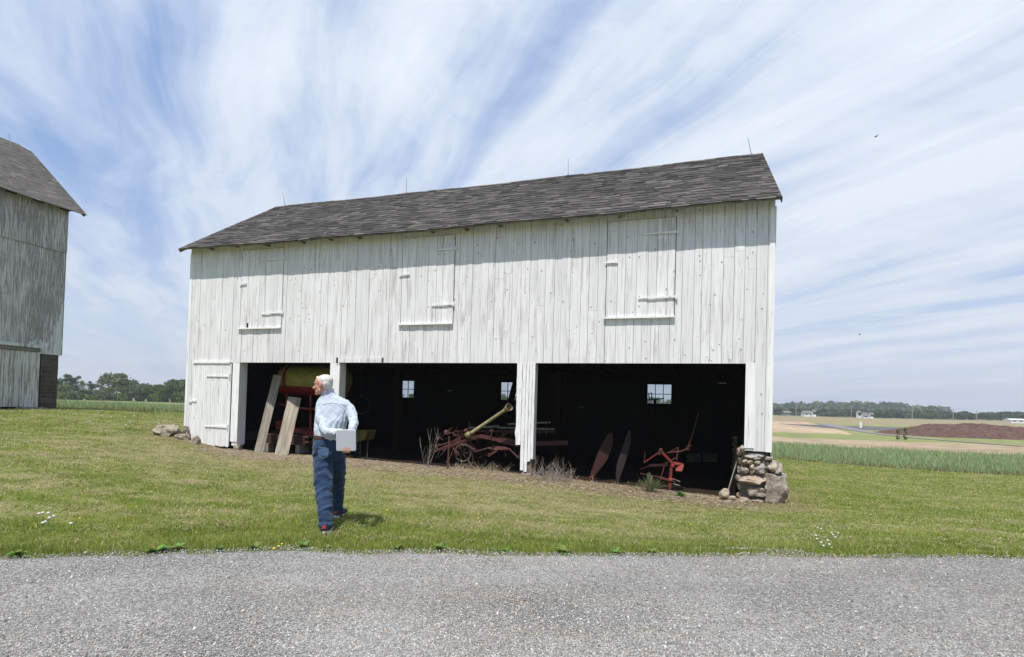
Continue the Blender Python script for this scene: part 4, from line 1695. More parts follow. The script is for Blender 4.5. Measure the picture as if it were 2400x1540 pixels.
# ------------------------------------------------------------------ hay machine in the second bay
YM = 15.35
hm = empty('hay_tedder', P(1130, 1075, YM), 'rusty red hay machine with tongue and tines in the middle bay', 'farm machine')
q = MB()
q.bar(P(1014, 1060, YM - .75), P(1036, 1051, YM - .68), .05, .03)
q.bar(P(1034, 1052, YM - .68), P(1125, 1022, YM - .1), .07, .07)
q.build('tongue', M_redrust, hm)
q = MB()
q.bar(P(1125, 1022, YM - .1), P(1168, 1030, YM - .2), .1, .10)
q.bar(P(1168, 1029, YM - .2), P(1216, 1040, YM - .35), .12, .17)
q.bar(P(1062, 1018, YM + .4), P(1125, 1024, YM + .1), .1, .13)
q.bar(P(1020, 1046, YM + .2), P(1080, 1030, YM), .04, .04)
q.bar(P(1055, 1038, YM - .45), P(1080, 1024, YM - .3), .03, .03)
q.bar(P(1216, 1040, YM - .35), P(1330, 1038, YM - .2), .1, .12)
q.bar(P(1070, 1010, YM + .9), P(1300, 1012, YM + .8), .06, .06)
q.bar(P(1100, 990, YM + 1.2), P(1105, 1070, YM + 1.2), .06, .06, Vector((0, 1, 0)))
q.build('frame', M_redrust, hm)
q = MB()
q.tube([P(1115, 1059, YM - .3), P(1148, 1049, YM - .35), P(1193, 1052, YM - .4), P(1216, 1074, YM - .6)], .02, 8)
q.plate([P(1140, 1051, YM - .36), P(1160, 1046, YM - .36), P(1185, 1048, YM - .38), P(1198, 1054, YM - .4), P(1160, 1055, YM - .45)], .03)
q.build('axle_arch', M_redrust, hm)
for (aa, bb_) in (((1164, 1056), (1147, 1067)), ((1060, 1046), (1072, 1062)), ((1090, 1040), (1112, 1054)), ((1150, 1030), (1152, 1010))):
    q = MB()
    A_, B_ = P(*aa, YM - .5), P(*bb_, YM - .55)
    q.bar(A_, B_, .04, .05)
    ring(q, B_, Vector((0, 1, 0)), .035, .014, 14, 6)
    q.build('arm', M_redrust, hm)
rr = random.Random(41)
# gear cases, brackets, bolts and tine carriers: all on the machine
for k, (x_, y_, s_) in enumerate(((1046, 1014, .12), (1068, 1012, .1), (1082, 1022, .12), (1108, 1014, .1), (1140, 1020, .11), (1180, 1020, .1), (1196, 1038, .12), (1092, 1010, .08), (1205, 1036, .12))):
    q = MB()
    c = P(x_, y_, YM + rr.uniform(-.2, .5))
    q.rock(c, (s_ * 1.5, s_ * 1.5, s_ * 1.4), k + 50, rr.random() * 3, 2, .15, None, rr.random(), .9)
    q.tube([c, c + Vector((rr.uniform(-.2, .2), rr.uniform(-.2, .2), rr.uniform(.05, .2)))], .014, 6)
    q.build('bracket', M_redrust, hm)
for k in range(26):
    x_ = 1035 + k * 7.3
    q = MB()
    a_ = P(x_, 1034 + rr.uniform(0, 12), YM + rr.uniform(-.3, .6))
    zg = gz(a_.x, a_.y)
    ln = min(a_.z - zg - .03, rr.uniform(.25, .5))
    c1 = a_ + Vector((rr.uniform(-.1, .1), -.05, -ln * .5))
    c2 = a_ + Vector((rr.uniform(-.2, .2), -.12 - rr.random() * .1, -ln))
    q.tube([a_, c1, c2], .007, 5)
    q.build('tine', M_iron if k % 3 else M_redrust, hm)
q = MB()
for (aa, bb_, yy) in (((1165, 1002), (1300, 1006), .9), ((1190, 994), (1290, 990), 1.2), ((1100, 1003), (1170, 999), .8)):
    q.bar(P(*aa, YM + yy), P(*bb_, YM + yy), .05, .05)
for k in range(6):
    q.tube([P(1200 + k * 16, 1004, YM + .9), P(1200 + k * 16, 1020, YM + .9)], .008, 5)
q.build('top_rail', M_pale, hm)
q = MB()
ring(q, P(1085, 1062, YM + .2), Vector((.35, 1, 0)), .24, .03, 26, 6)
for k in range(6):
    an = k * math.pi / 3
    c = P(1085, 1062, YM + .2)
    q.tube([c, c + Vector((math.cos(an) * .24, 0, math.sin(an) * .24))], .01, 5)
q.build('wheel', M_iron, hm, smooth=True)
rt = random.Random(314)
for k in range(40):
    x_, y_ = rt.uniform(1025, 1212), rt.uniform(1008, 1060)
    a_ = P(x_, y_, YM + rt.uniform(-.3, .9))
    d_ = Vector((rt.uniform(-1, 1), rt.uniform(-.5, .5), rt.uniform(-.5, .5))) * rt.uniform(.12, .4)
    b_ = a_ + d_
    if min(a_.z, b_.z) > gz(a_.x, a_.y) + .05:
        m_ = (a_ + b_) / 2 + Vector((0, 0, rt.uniform(-.06, .06)))
        q = MB()
        q.tube([a_, m_, b_], rt.uniform(.008, .022), 6)
        q.build('linkage', M_redrust, hm)
# drive shaft in yellow guard
ds = empty('drive_shaft', P(1098, 1022, YM - .4), 'olive yellow drive shaft guard with open bell end, propped on the machine', 'drive shaft')
q = MB()
A_, B_ = P(1100, 1018, YM - .40), P(1190, 957, YM - .75)
dd = (B_ - A_).normalized()
q.tube([A_ - dd * .10, A_ + dd * .02, A_ + dd * .03, B_ - dd * .12, B_ - dd * .06], [.085, .085, .048, .048, .065], 20)
q.build('guard_tube', M_tube, ds, smooth=True)
# open cup, hollow
q = MB()
C_ = B_ + Vector((0, -.02, 0))
dc = (dd + Vector((0, -1.1, .1))).normalized()
u_ = dc.orthogonal().normalized()
v_ = dc.cross(u_)
vs, fs = [], []
n_ = 24
prof = [(-.10, .05), (-.05, .085), (.05, .10), (.10, .105), (.10, .092), (.0, .08), (-.03, .02)]
for o_, r_ in prof:
    for i in range(n_):
        an = 2 * math.pi * i / n_
        vs.append(C_ + dc * o_ + (u_ * math.cos(an) + v_ * math.sin(an)) * r_)
for j in range(len(prof) - 1):
    for i in range(n_):
        fs.append((j * n_ + i, j * n_ + (i + 1) % n_, (j + 1) * n_ + (i + 1) % n_, (j + 1) * n_ + i))
q.add(vs, fs)
cup = q.build('bell', M_tube, ds, smooth=True)
q = MB()
q.tube([C_ - dc * .03, C_ + dc * .05], [.035, .03], 10)
q.build('yoke', M_redrust, cup)
q = MB()
ring(q, A_ + dd * .07, dd, .07, .008, 18, 5)
q.build('chain', M_iron, ds)
# stake
sk = MB()
a_, b_ = P(1053, 1026, 14.35), P(1049, 1094, 14.3)
b_.z = gz(b_.x, b_.y) - .03
sk.bar(b_, a_, .04, .03, Vector((0, 1, 0)))
sk.tube([a_, a_ + Vector((.0, 0, .03))], .028, 6)
tag(sk.build('iron_stake', M_redrust), 'short rusty iron stake upright in the straw before the red machine', 'stake')
# leaning beam silhouetted in the middle window
q = MB()
q.bar(P(1186, 980, 19.4), P(1209, 895, 19.8), .12, .2)
tag(q.build('leaning_beam', M_dark), 'dark beam crossing the middle back window', 'beam')
# things in the third bay
q = MB()
w_c = P(1524, 936, 18.4)
q.bar(P(1519, 938, 18.0), P(1556, 934, 18.0), .05, .035)
q.tube([P(1522, 938, 18.0), P(1520, 921, 18.0), P(1527, 920, 18.0), P(1528, 936, 18.0)], .018, 6)
q.bar(P(1535, 936, 18.05), P(1535, 1100, 18.05), .08, .08, Vector((0, 1, 0)))
tag(q.build('seat_post', M_dark), 'dark machine handle silhouetted in the right back window', 'machine part')
for k, (x_, y_) in enumerate(((1640, 1072), (1665, 1074))):
    q = MB()
    c = P(1626 + k * 38, 1073, 17.4)
    q.box(c, (.44, .03, .25))
    tag(q.build('crate', worn('dull_panel', (.10, .095, .07), (.05, .045, .035), .4, .8, 5)), ['left of two dim grey panels low at the back of the right bay', 'right of two dim grey panels low at the back of the right bay'][k], 'panel', 'dim panels at the back')


def blade_shape(outl, Y, mt, label, th=.03, dy=.25):
    ptop = min(p[1] for p in outl)
    pbot = max(p[1] for p in outl)
    pts = [P(px, py, Y + dy * (pbot - py) / (pbot - ptop)) for px, py in outl]
    c = P(outl[0][0], pbot, Y)
    e_ = empty('mould_board', c, label, 'plough part')
    q = MB()
    q.plate(pts, th)
    q.build('blade', mt, e_, bevel=.006)
    return e_


b1 = blade_shape([(1380, 1124), (1386, 1104), (1398, 1070), (1408, 1045), (1421, 1022), (1430, 1012), (1436, 1016), (1437, 1036), (1431, 1060), (1422, 1080), (1408, 1098), (1394, 1116), (1387, 1126)], 14.15, M_darkred,
                 'dark red leaf shaped blade standing left of its pair in the right bay')
b2 = blade_shape([(1444, 1134), (1443, 1110), (1446, 1085), (1454, 1062), (1465, 1030), (1473, 1008), (1479, 1012), (1478, 1040), (1470, 1070), (1462, 1095), (1453, 1120), (1449, 1138)], 14.0, worn('dull_red_blade', (.026, .012, .012), (.02, .013, .013), .6, .6, 9),
                 'duller brownish blade standing right of its pair in the right bay')
for e_, c, in ((b1, (1386, 1122)), (b2, (1446, 1134))):
    q = MB()
    ring(q, P(*c, 14.1), Vector((0, 1, 0)), .05, .018, 14, 6)
    q.build('hub', M_redrust2, e_)

YP = 13.45
pw = empty('horse_plough', P(1560, 1150, YP), 'red iron plough with a long upright lever in the right bay', 'plough')
def pb(name, segs, mt=M_redrust2, tube=None):
    q = MB()
    for s_ in segs:
        if len(s_) == 5:
            x0_, y0_, x1_, y1_, w_ = s_
            q.bar(P(x0_, y0_, YP), P(x1_, y1_, YP), w_, w_)
        else:
            q.bar(P(s_[0], s_[1], YP + s_[5]), P(s_[2], s_[3], YP + s_[6]), s_[4], s_[4])
    q.build(name, mt, pw)


pb('beam', [(1548, 1056, 1580, 1090, .055), (1510, 1084, 1542, 1062, .03, .3, 0)])
pb('cross_bar', [(1522, 1091, 1565, 1089, .06, .2, 0), (1500, 1100, 1524, 1091, .03, .4, .2)], M_darkred)
pb('standard', [(1573, 1096, 1569, 1148, .06)])
pb('lower_arm', [(1545, 1118, 1573, 1127, .045), (1568, 1124, 1584, 1131, .03), (1550, 1117, 1557, 1092, .015)])
pb('spike', [(1578, 1122, 1594, 1129, .022), (1578, 1134, 1594, 1138, .022)], M_pale)
q = MB()
q.tube([P(1564, 1061, YP + .1), P(1597, 1058, YP), P(1612, 1051, YP), P(1622, 1022, YP), P(1637, 968, YP + .1)], [.016, .018, .018, .012, .010], 8)
q.tube([P(1608, 1047, YP), P(1621, 1045, YP)], .012, 6)
q.tube([P(1607, 1055, YP), P(1617, 1053, YP)], .012, 6)
q.build('lever', M_redrust, pw)
q = MB()
q.tube([P(1589, 1048, YP + .15), P(1586, 1080, YP + .15)], .018, 6)
q.tube([P(1566, 1062, YP + .2), P(1588, 1048, YP + .15)], .010, 6)
q.tube([P(1586, 1072, YP + .1), P(1560, 1086, YP)], .012, 6)
q.tube([P(1510, 1084, YP + .3), P(1512, 1060, YP + .3)], .010, 6)
q.tube([P(1500, 1110, YP + .3), P(1545, 1118, YP)], .012, 6)
q.build('rod', M_redrust, pw)
q = MB()
q.plate([P(1583, 1104, YP - .05), P(1598, 1106, YP - .08), P(1603, 1092, YP + .05), P(1601, 1087, YP + .1), P(1592, 1092, YP + .08), P(1584, 1098, YP)], .03)
q.plate([P(1578, 1082, YP + .1), P(1600, 1086, YP + .1), P(1596, 1092, YP + .08), P(1580, 1090, YP)], .02)
q.build('share', M_redrust2, pw, bevel=.004)
q = MB()
q.rock(P(1549, 1056, YP), (.11, .1, .13), 71, 0, 2, .2, None, 0, .9)
q.rock(P(1545, 1063, YP), (.07, .08, .1), 72, 0, 2, .2, None, 0, .9)
q.build('clevis', M_redrust, pw)
q = MB()
q.rock(P(1572, 1124, YP), (.15, .13, .11), 73, 0, 2, .2, None, 0, .9)
q.rock(P(1576, 1092, YP), (.12, .12, .1), 74, 0, 2, .2, None, 0, .9)
q.build('hub', M_redrust2, pw)

# ------------------------------------------------------------------ the man
from mathutils.bvhtree import BVHTree
YB = 6.45
feet = Vector((P(772, 1240, 6.5).x, 6.5, 0))
feet.z = gz(feet.x, feet.y)
man = empty('person', feet, 'elderly man in pale blue shirt and jeans walking away, hands behind back, head turned left', 'person')
DG = None


def ellipsoid(mb, c, r, M=None, sub=3):
    bm = bmesh.new()
    bmesh.ops.create_icosphere(bm, subdivisions=sub, radius=1)
    vs = []
    for v in bm.verts:
        p = Vector((v.co.x * r[0], v.co.y * r[1], v.co.z * r[2]))
        if M:
            p = M @ p
        vs.append(Vector(c) + p)
    mb.add(vs, [tuple(v.index for v in f.verts) for f in bm.faces])
    bm.free()


def capsule(mb, pts, rad, n=16):
    """chain of tapered limbs with round ends"""
    P_, R_ = [], []
    d0 = (pts[0] - pts[1]).normalized()
    for a_ in (.95, .8, .5):
        P_.append(pts[0] + d0 * rad[0] * a_)
        R_.append(rad[0] * math.sqrt(1 - a_ * a_))
    # smooth interpolation along the chain
    m_ = len(pts)
    for i in range(m_ - 1):
        for k in range(5):
            t_ = k / 5
            p0 = pts[max(i - 1, 0)]
            p1, p2 = pts[i], pts[i + 1]
            p3 = pts[min(i + 2, m_ - 1)]
            q = .5 * ((2 * p1) + (p2 - p0) * t_ + (2 * p0 - 5 * p1 + 4 * p2 - p3) * t_ * t_ + (3 * p1 - p0 - 3 * p2 + p3) * t_ ** 3)
            P_.append(q)
            R_.append(rad[i] * (1 - t_) + rad[i + 1] * t_)
    P_.append(pts[-1])
    R_.append(rad[-1])
    d1 = (pts[-1] - pts[-2]).normalized()
    for a_ in (.5, .8, .95):
        P_.append(pts[-1] + d1 * rad[-1] * a_)
        R_.append(rad[-1] * math.sqrt(1 - a_ * a_))
    mb.tube(P_, R_, n)


def loft(mb, rings, n=28, yawb=0.):
    vs, fs = [], []
    for c, hw, hd in rings:
        for k in range(n):
            a_ = 2 * math.pi * k / n
            x_, y_ = math.cos(a_), math.sin(a_)
            e_ = (abs(x_) ** 2.5 + abs(y_) ** 2.5) ** (-1 / 2.5)
            x_, y_ = x_ * e_ * hw, y_ * e_ * hd
            vs.append(c + Vector((x_ * math.cos(yawb) - y_ * math.sin(yawb), x_ * math.sin(yawb) + y_ * math.cos(yawb), 0)))
    for i in range(len(rings) - 1):
        for k in range(n):
            fs.append((i * n + k, i * n + (k + 1) % n, (i + 1) * n + (k + 1) % n, (i + 1) * n + k))
    fs.append(tuple(range(n))[::-1])
    fs.append(tuple(range((len(rings) - 1) * n, len(rings) * n)))
    mb.add(vs, fs)


def fuse(mb, name, mt, parent, voxel, smooth=4, disp=None, world=True, Mw=None):
    """one continuous surface out of overlapping volumes"""
    me = bpy.data.meshes.new('tmp')
    me.from_pydata([tuple(p) for p in mb.v], [], mb.f)
    bm = bmesh.new()
    bm.from_mesh(me)
    bmesh.ops.recalc_face_normals(bm, faces=bm.faces)
    bm.to_mesh(me)
    bm.free()
    o = bpy.data.objects.new('tmp', me)
    COL.objects.link(o)
    r_ = o.modifiers.new('r', 'REMESH')
    r_.mode = 'VOXEL'
    r_.voxel_size = voxel
    s_ = o.modifiers.new('s', 'SMOOTH')
    s_.factor = .5
    s_.iterations = smooth
    dg = bpy.context.evaluated_depsgraph_get()
    m2 = bpy.data.meshes.new_from_object(o.evaluated_get(dg))
    bpy.data.objects.remove(o)
    if disp:
        for v in m2.vertices:
            pass
        nn = [v.normal.copy() for v in m2.vertices]
        for v, n_ in zip(m2.vertices, nn):
            v.co += n_ * disp(v.co, n_)
    if Mw is not None:
        m2.transform(Mw)
    bv = BVHTree.FromPolygons([v.co.copy() for v in m2.vertices], [tuple(p.vertices) for p in m2.polygons])
    if world:
        root = parent
        while root.parent:
            root = root.parent
        m2.transform(Matrix.Translation(-root.location))
    m2.name = name
    m2.materials.clear()
    m2.materials.append(mt)
    m2.shade_smooth()
    ob = bpy.data.objects.new(name, m2)
    COL.objects.link(ob)
    ob.parent = parent
    return ob, bv


def cloth(name, col, col2, sc, stripe=0):
    m, t, b = mat(name, rough=.85, spec=.15)
    tc = t.n('ShaderNodeTexCoord').outputs['Object']
    n = t.noise(tc, sc, 5, .6)
    c = t.mix(t.ramp(n, [(.35, 0.), (.65, 1.)]), col, col2)
    if stripe:
        wv = t.n('ShaderNodeTexWave', {'Vector': tc, 'Scale': stripe, 'Distortion': .6}, bands_direction='X').outputs[1]
        c = t.mix(t.math('MULTIPLY', wv, .35), c, tuple(x * .72 for x in col))
    link(t, c, b.inputs['Base Color'])
    b.inputs['Sheen Weight'].default_value = .15
    fine = t.noise(tc, 260, 2, .5)
    bump(t, b, fine, .25, .002)
    return m


M_shirt = cloth('pale_blue_cotton', (.45, .505, .59), (.475, .53, .61), 5)
M_denim = cloth('blue_denim', (.013, .028, .068), (.032, .062, .125), 5)
M_skin, t, b = mat('skin', rough=.5, spec=.35)
tc = t.n('ShaderNodeTexCoord').outputs['Object']
link(t, t.mix(t.ramp(t.noise(tc, 22, 4, .6), [(.35, 0.), (.65, 1.)]), (.50, .235, .165), (.58, .32, .235)), b.inputs['Base Color'])
b.inputs['Subsurface Weight'].default_value = .08
b.inputs['Subsurface Radius'].default_value = (.01, .004, .002)
M_hair, t, b = mat('grey_white_hair', rough=.6, spec=.3)
tc = t.n('ShaderNodeTexCoord').outputs['Object']
hn = t.noise(t.mapping(tc, (40, 40, 160)), 1.0, 4, .6)
link(t, t.mix(t.ramp(hn, [(.35, 0.), (.65, 1.)]), (.42, .39, .36), (.74, .71, .67)), b.inputs['Base Color'])
bump(t, b, hn, .6, .004)
M_belt, t, b = mat('brown_leather', (.075, .035, .022), .5)
M_shoe, t, b = mat('dark_shoe', (.02, .022, .035), .6)
M_sole, t, b = mat('white_sole', (.62, .62, .62), .7)
M_shoered, t, b = mat('shoe_red', (.30, .02, .04), .6)


def wr(p, s, d, amp, seed):
    """fold noise: ridges along direction d"""
    q = Vector(p)
    a_ = q.dot(d)
    q = (q - d * a_ * .78) * s + Vector((seed, seed * 2.3, 0))
    n_ = mnoise.noise(q) + .5 * mnoise.noise(q * 2.1)
    return amp * (.62 - abs(n_) * 2.6)


def shirt_disp(p, n_):
    v1 = wr(p, 13, Vector((.35, 0, .94)).normalized(), .011, 3.)
    v2 = wr(p, 22, Vector((-.75, 0, .66)).normalized(), .003, 9.)
    lo = min(1, max(.3, (YBz - p.z) / .3))
    return v1 * lo + v2


YBz = P(780, 935, YB).z
J = lambda x_, y_, Y: P(x_, y_, Y)
# trousers
q = MB()
loft(q, [(J(772, 1018, 6.45), .160, .115), (J(772, 1030, 6.45), .172, .125), (J(772, 1048, 6.44), .182, .142), (J(771, 1064, 6.45), .182, .145), (J(770, 1076, 6.46), .165, .13)])
capsule(q, [J(756, 1062, 6.42), J(757, 1100, 6.40), J(757.5, 1142, 6.32), J(761, 1182, 6.24), J(763.5, 1222, 6.19), J(764, 1229, 6.18)], [.105, .112, .103, .086, .076, .080])
capsule(q, [J(788, 1064, 6.50), J(790, 1100, 6.64), J(790, 1140, 6.80), J(789, 1178, 6.90), J(789, 1204, 6.97), J(789, 1207, 6.98)], [.098, .100, .088, .078, .073, .076])


def jean_disp(p, n_):
    z = p.z - feet.z
    a1 = wr(p, 8.5, Vector((.86, .2, .45)).normalized(), .012, 5.)
    a2 = wr(p, 20, Vector((-.8, 0, .45)).normalized(), .0025, 8.)
    k = 1.0
    if z < .32:
        a1 += .007 * math.sin(z * 95 + 3 * p.x) * (1 - z / .32)
    if .42 < z < .62:
        a1 += .003 * math.sin(z * 60 + 14 * p.x)
    return (a1 + a2) * k


jeans, bvj = fuse(q, 'jeans', M_denim, man, .009, 3, jean_disp)
# shirt
q = MB()
loft(q, [(J(773, 1024, 6.44), .165, .120), (J(773, 1010, 6.44), .172, .130), (J(777, 985, 6.46), .183, .135), (J(781, 962, 6.49), .197, .135),
         (J(783, 947, 6.50), .205, .125), (J(781, 938, 6.50), .175, .105), (J(773, 927, 6.49), .095, .082), (J(769, 919, 6.48), .066, .070), (J(768, 914, 6.475), .062, .066)])
capsule(q, [J(755, 944, 6.49), J(752, 962, 6.44), J(752, 982, 6.38), J(760, 1005, 6.30), J(768, 1012, 6.27), J(784, 1014, 6.24), J(795, 1013, 6.22)], [.062, .062, .057, .055, .052, .046, .038])
capsule(q, [J(808, 948, 6.50), J(821, 960, 6.47), J(827, 978, 6.42), J(829, 992, 6.36), J(826, 1003, 6.30), J(824, 1008, 6.28)], [.064, .058, .055, .050, .043, .040])
# shirt tail spilling over the belt at the right
loft(q, [(J(784, 1030, 6.42), .115, .12), (J(784, 1020, 6.42), .13, .125), (J(782, 1008, 6.44), .14, .13)])
shirt, bvs = fuse(q, 'shirt', M_shirt, man, .008, 3, shirt_disp)
q = MB()
# collar band standing at the neck
n_ = 26
vs, fs = [], []
cc_ = J(767, 916, 6.475)
for i in range(n_):
    an = 2 * math.pi * i / n_
    for r_, h_ in ((.060, -.005), (.066, .022), (.070, .020), (.078, -.018)):
        vs.append(cc_ + Vector((math.cos(an) * r_ * 1.02, math.sin(an) * r_, h_ - .018 * math.cos(an + math.pi) * 0 + .012 * math.cos(an))))
for i in range(n_):
    for k in range(3):
        j = (i + 1) % n_
        fs.append((i * 4 + k, i * 4 + k + 1, j * 4 + k + 1, j * 4 + k))
q.add(vs, fs)
q.build('collar', M_shirt, shirt, smooth=True)


def drape(name, outline_px, bv, mt, parent, off=.004, th=.003, n=10):
    """a patch sewn onto a garment: a grid laid on its surface, raised by off"""
    (x0_, y0_), (x1_, y1_), (x2_, y2_), (x3_, y3_) = outline_px
    grid = []
    for j in range(n + 1):
        for i in range(n + 1):
            u_, v_ = i / n, j / n
            px__ = (x0_ * (1 - u_) + x1_ * u_) * (1 - v_) + (x3_ * (1 - u_) + x2_ * u_) * v_
            py__ = (y0_ * (1 - u_) + y1_ * u_) * (1 - v_) + (y3_ * (1 - u_) + y2_ * u_) * v_
            o_ = Vector((0, 0, EYE))
            d_ = (P(px__, py__, 6) - o_).normalized()
            h_, nn_, _, _ = bv.ray_cast(o_, d_)
            if h_ is None:
                return None
            if nn_.dot(d_) > 0:
                nn_ = -nn_
            e_ = off if 0 < i < n and 0 < j < n else off * .1
            grid.append(h_ + nn_ * e_)
    q = MB()
    q.add(grid, [(j * (n + 1) + i, j * (n + 1) + i + 1, (j + 1) * (n + 1) + i + 1, (j + 1) * (n + 1) + i) for j in range(n) for i in range(n)])
    return q.build(name, mt, parent, smooth=True)


M_denim2 = cloth('denim_pocket', (.045, .09, .18), (.075, .14, .25), 8)
drape('pocket', [(745, 1048), (770, 1051), (768, 1072), (747, 1070)], bvj, M_denim2, jeans, .006)
M_thread, t, b = mat('pale_seam', (.20, .22, .25), .8)


def seam(name, pts, bv, mt, parent, r=.0022, off=.002):
    out_ = []
    for a_, b_ in zip(pts[:-1], pts[1:]):
        for k in range(8):
            t_ = k / 8
            o_ = Vector((0, 0, EYE))
            d_ = (P(a_[0] * (1 - t_) + b_[0] * t_, a_[1] * (1 - t_) + b_[1] * t_, 6) - o_).normalized()
            h_ = bv.ray_cast(o_, d_)[0]
            if h_ is not None:
                out_.append(h_ - d_ * off)
    if len(out_) > 2:
        q = MB()
        q.tube(out_, r, 5)
        return q.build(name, mt, parent)


seam('pocket_seam', [(745, 1048), (770, 1051), (768, 1070), (757, 1074), (747, 1069), (745, 1048)], bvj, M_thread, jeans, .0025, .006)
seam('yoke_seam', [(757, 948), (775, 944), (800, 947), (812, 952)], bvs, cloth('shirt_seam', (.36, .43, .56), (.42, .5, .62), 9), shirt, .003, .002)
# belt
q = MB()
n_ = 40
vs, fs = [], []
cb = J(772, 1025, 6.45)
for i in range(n_):
    an = 2 * math.pi * i / n_
    x_, y_ = math.cos(an), math.sin(an)
    e_ = (abs(x_) ** 2.5 + abs(y_) ** 2.5) ** (-1 / 2.5)
    for r_, h_ in ((.168, -.02), (.177, -.018), (.177, .018), (.168, .02)):
        vs.append(cb + Vector((x_ * e_ * r_, y_ * e_ * r_ * .76, h_)))
for i in range(n_):
    for k in range(4):
        j = (i + 1) % n_
        fs.append((i * 4 + k, i * 4 + (k + 1) % 4, j * 4 + (k + 1) % 4, j * 4 + k))
q.add(vs, fs)
q.build('belt', M_belt, man)
# head and neck, hands and forearms: one continuous body under the clothes
HF = Vector((-.97, .22, .0)).normalized()
HS = Vector((0, 0, 1)).cross(HF).normalized()
HU = Vector((0, 0, 1))
HM = Matrix((HF, HS, HU)).transposed()
HM = HM @ Matrix.Rotation(R(4), 3, 'Y') @ Matrix.Diagonal((1.10, 1.03, .97))
HC = J(757.5, 902, YB)


def H(f_, s_, u_):
    return HC + HM @ Vector((f_, s_, u_))


q = MB()
ellipsoid(q, H(-.006, 0, .034), (.096, .074, .086), HM, 4)
ellipsoid(q, H(.034, 0, -.012), (.058, .058, .092), HM, 4)
ellipsoid(q, H(.042, 0, -.080), (.046, .046, .034), HM, 3)
ellipsoid(q, H(.074, 0, -.103), (.022, .024, .018), HM, 3)
ellipsoid(q, H(.008, .038, -.062), (.05, .018, .03), HM, 3)
ellipsoid(q, H(.008, -.038, -.062), (.05, .018, .03), HM, 3)
ellipsoid(q, H(.060, .034, -.028), (.026, .020, .022), HM, 3)
ellipsoid(q, H(.060, -.034, -.028), (.026, .020, .022), HM, 3)
capsule(q, [H(.084, 0, .022), H(.100, 0, -.008), H(.116, 0, -.030)], [.010, .010, .012], 10)
capsule(q, [H(.106, .010, -.036), H(.106, -.010, -.036)], [.009, .009], 8)
capsule(q, [H(.078, .034, .024), H(.088, .012, .022), H(.088, -.012, .022), H(.078, -.034, .024)], [.010, .012, .012, .010], 8)
capsule(q, [H(.080, .020, -.058), H(.093, 0, -.058), H(.080, -.020, -.058)], [.008, .009, .008], 8)
capsule(q, [H(.078, .018, -.072), H(.090, 0, -.073), H(.078, -.018, -.072)], [.008, .009, .008], 8)
for sg in (1, -1):
    MM = HM @ Matrix.Rotation(R(-10), 3, 'Y')
    ellipsoid(q, H(-.012, sg * .076, -.002), (.019, .010, .032), MM, 3)
    ellipsoid(q, H(-.020, sg * .083, .004), (.013, .006, .026), MM, 3)
capsule(q, [H(-.018, 0, -.05), J(764, 915, 6.465), J(770, 930, 6.49)], [.056, .058, .066], 16)


def head_disp(p, n_):
    l = HM.inverted() @ (p - HC)
    d = 0
    for sg in (1, -1):
        e_ = (l - Vector((.083, sg * .031, .006))).length
        d -= .011 * math.exp(-(e_ / .014) ** 2)
        e2 = (l - Vector((-.004, sg * .086, -.002))).length
        d -= .005 * math.exp(-(e2 / .010) ** 2)
        e3 = math.hypot(l.x - .075, l.z + .045)
        d -= .003 * math.exp(-(e3 / .008) ** 2) * (abs(l.y) > .02)
    # furrow under cheek and between the lips
    d -= .004 * math.exp(-((l.z + .065) / .004) ** 2) * (l.x > .07) * (abs(l.y) < .028)
    return d


# torso core joins head to arms beneath the shirt
loft(q, [(J(773, 1015, 6.45), .12, .08), (J(780, 965, 6.49), .14, .08), (J(779, 940, 6.50), .11, .07), (J(771, 925, 6.485), .06, .05)])
for chain, rr_ in (([J(757, 946, 6.49), J(752, 982, 6.38), J(766, 1010, 6.27), J(794, 1014, 6.22), J(801, 1022, 6.21)], [.04, .036, .034, .026, .024]),
                   ([J(806, 950, 6.50), J(826, 978, 6.42), J(828, 992, 6.36), J(823, 1018, 6.27), J(818, 1040, 6.215)], [.04, .036, .034, .028, .023])):
    capsule(q, chain, rr_, 12)
# legs inside the trousers down to the shoes
capsule(q, [J(773, 1015, 6.45), J(765, 1050, 6.44), J(757, 1100, 6.40), J(757.5, 1142, 6.32), J(763.5, 1222, 6.19), J(764, 1236, 6.19)], [.08, .09, .07, .055, .035, .035], 12)
capsule(q, [J(773, 1018, 6.45), J(786, 1060, 6.50), J(790, 1100, 6.64), J(790, 1140, 6.80), J(789, 1204, 6.97), J(790, 1210, 6.97)], [.07, .08, .07, .055, .035, .035], 12)
# right hand: palm below and behind the board, four fingers curled up over its face, thumb at the side
YBd = 6.155
capsule(q, [J(818, 1040, 6.215), J(815, 1048, 6.205), J(812, 1056, 6.19)], [.022, .026, .024], 12)
ellipsoid(q, J(812.5, 1055, 6.19), (.040, .020, .026), None, 3)
for k, (xf, ln, up_) in enumerate(((804.5, .9, 5.5), (809.2, 1.0, 8.5), (814.0, 1.0, 8.0), (818.5, .85, 6.0))):
    capsule(q, [J(xf + 1.0, 1056, 6.185), J(xf + .4, 1060.5, 6.155), J(xf, 1059, 6.131), J(xf - .3, 1055, 6.124), J(xf - .6, 1059 - up_ - 3, 6.126)], [.0095, .0092, .0088, .0082, .0072], 8)
capsule(q, [J(821, 1048, 6.20), J(824.5, 1051, 6.18), J(826, 1047, 6.175)], [.011, .010, .008], 8)
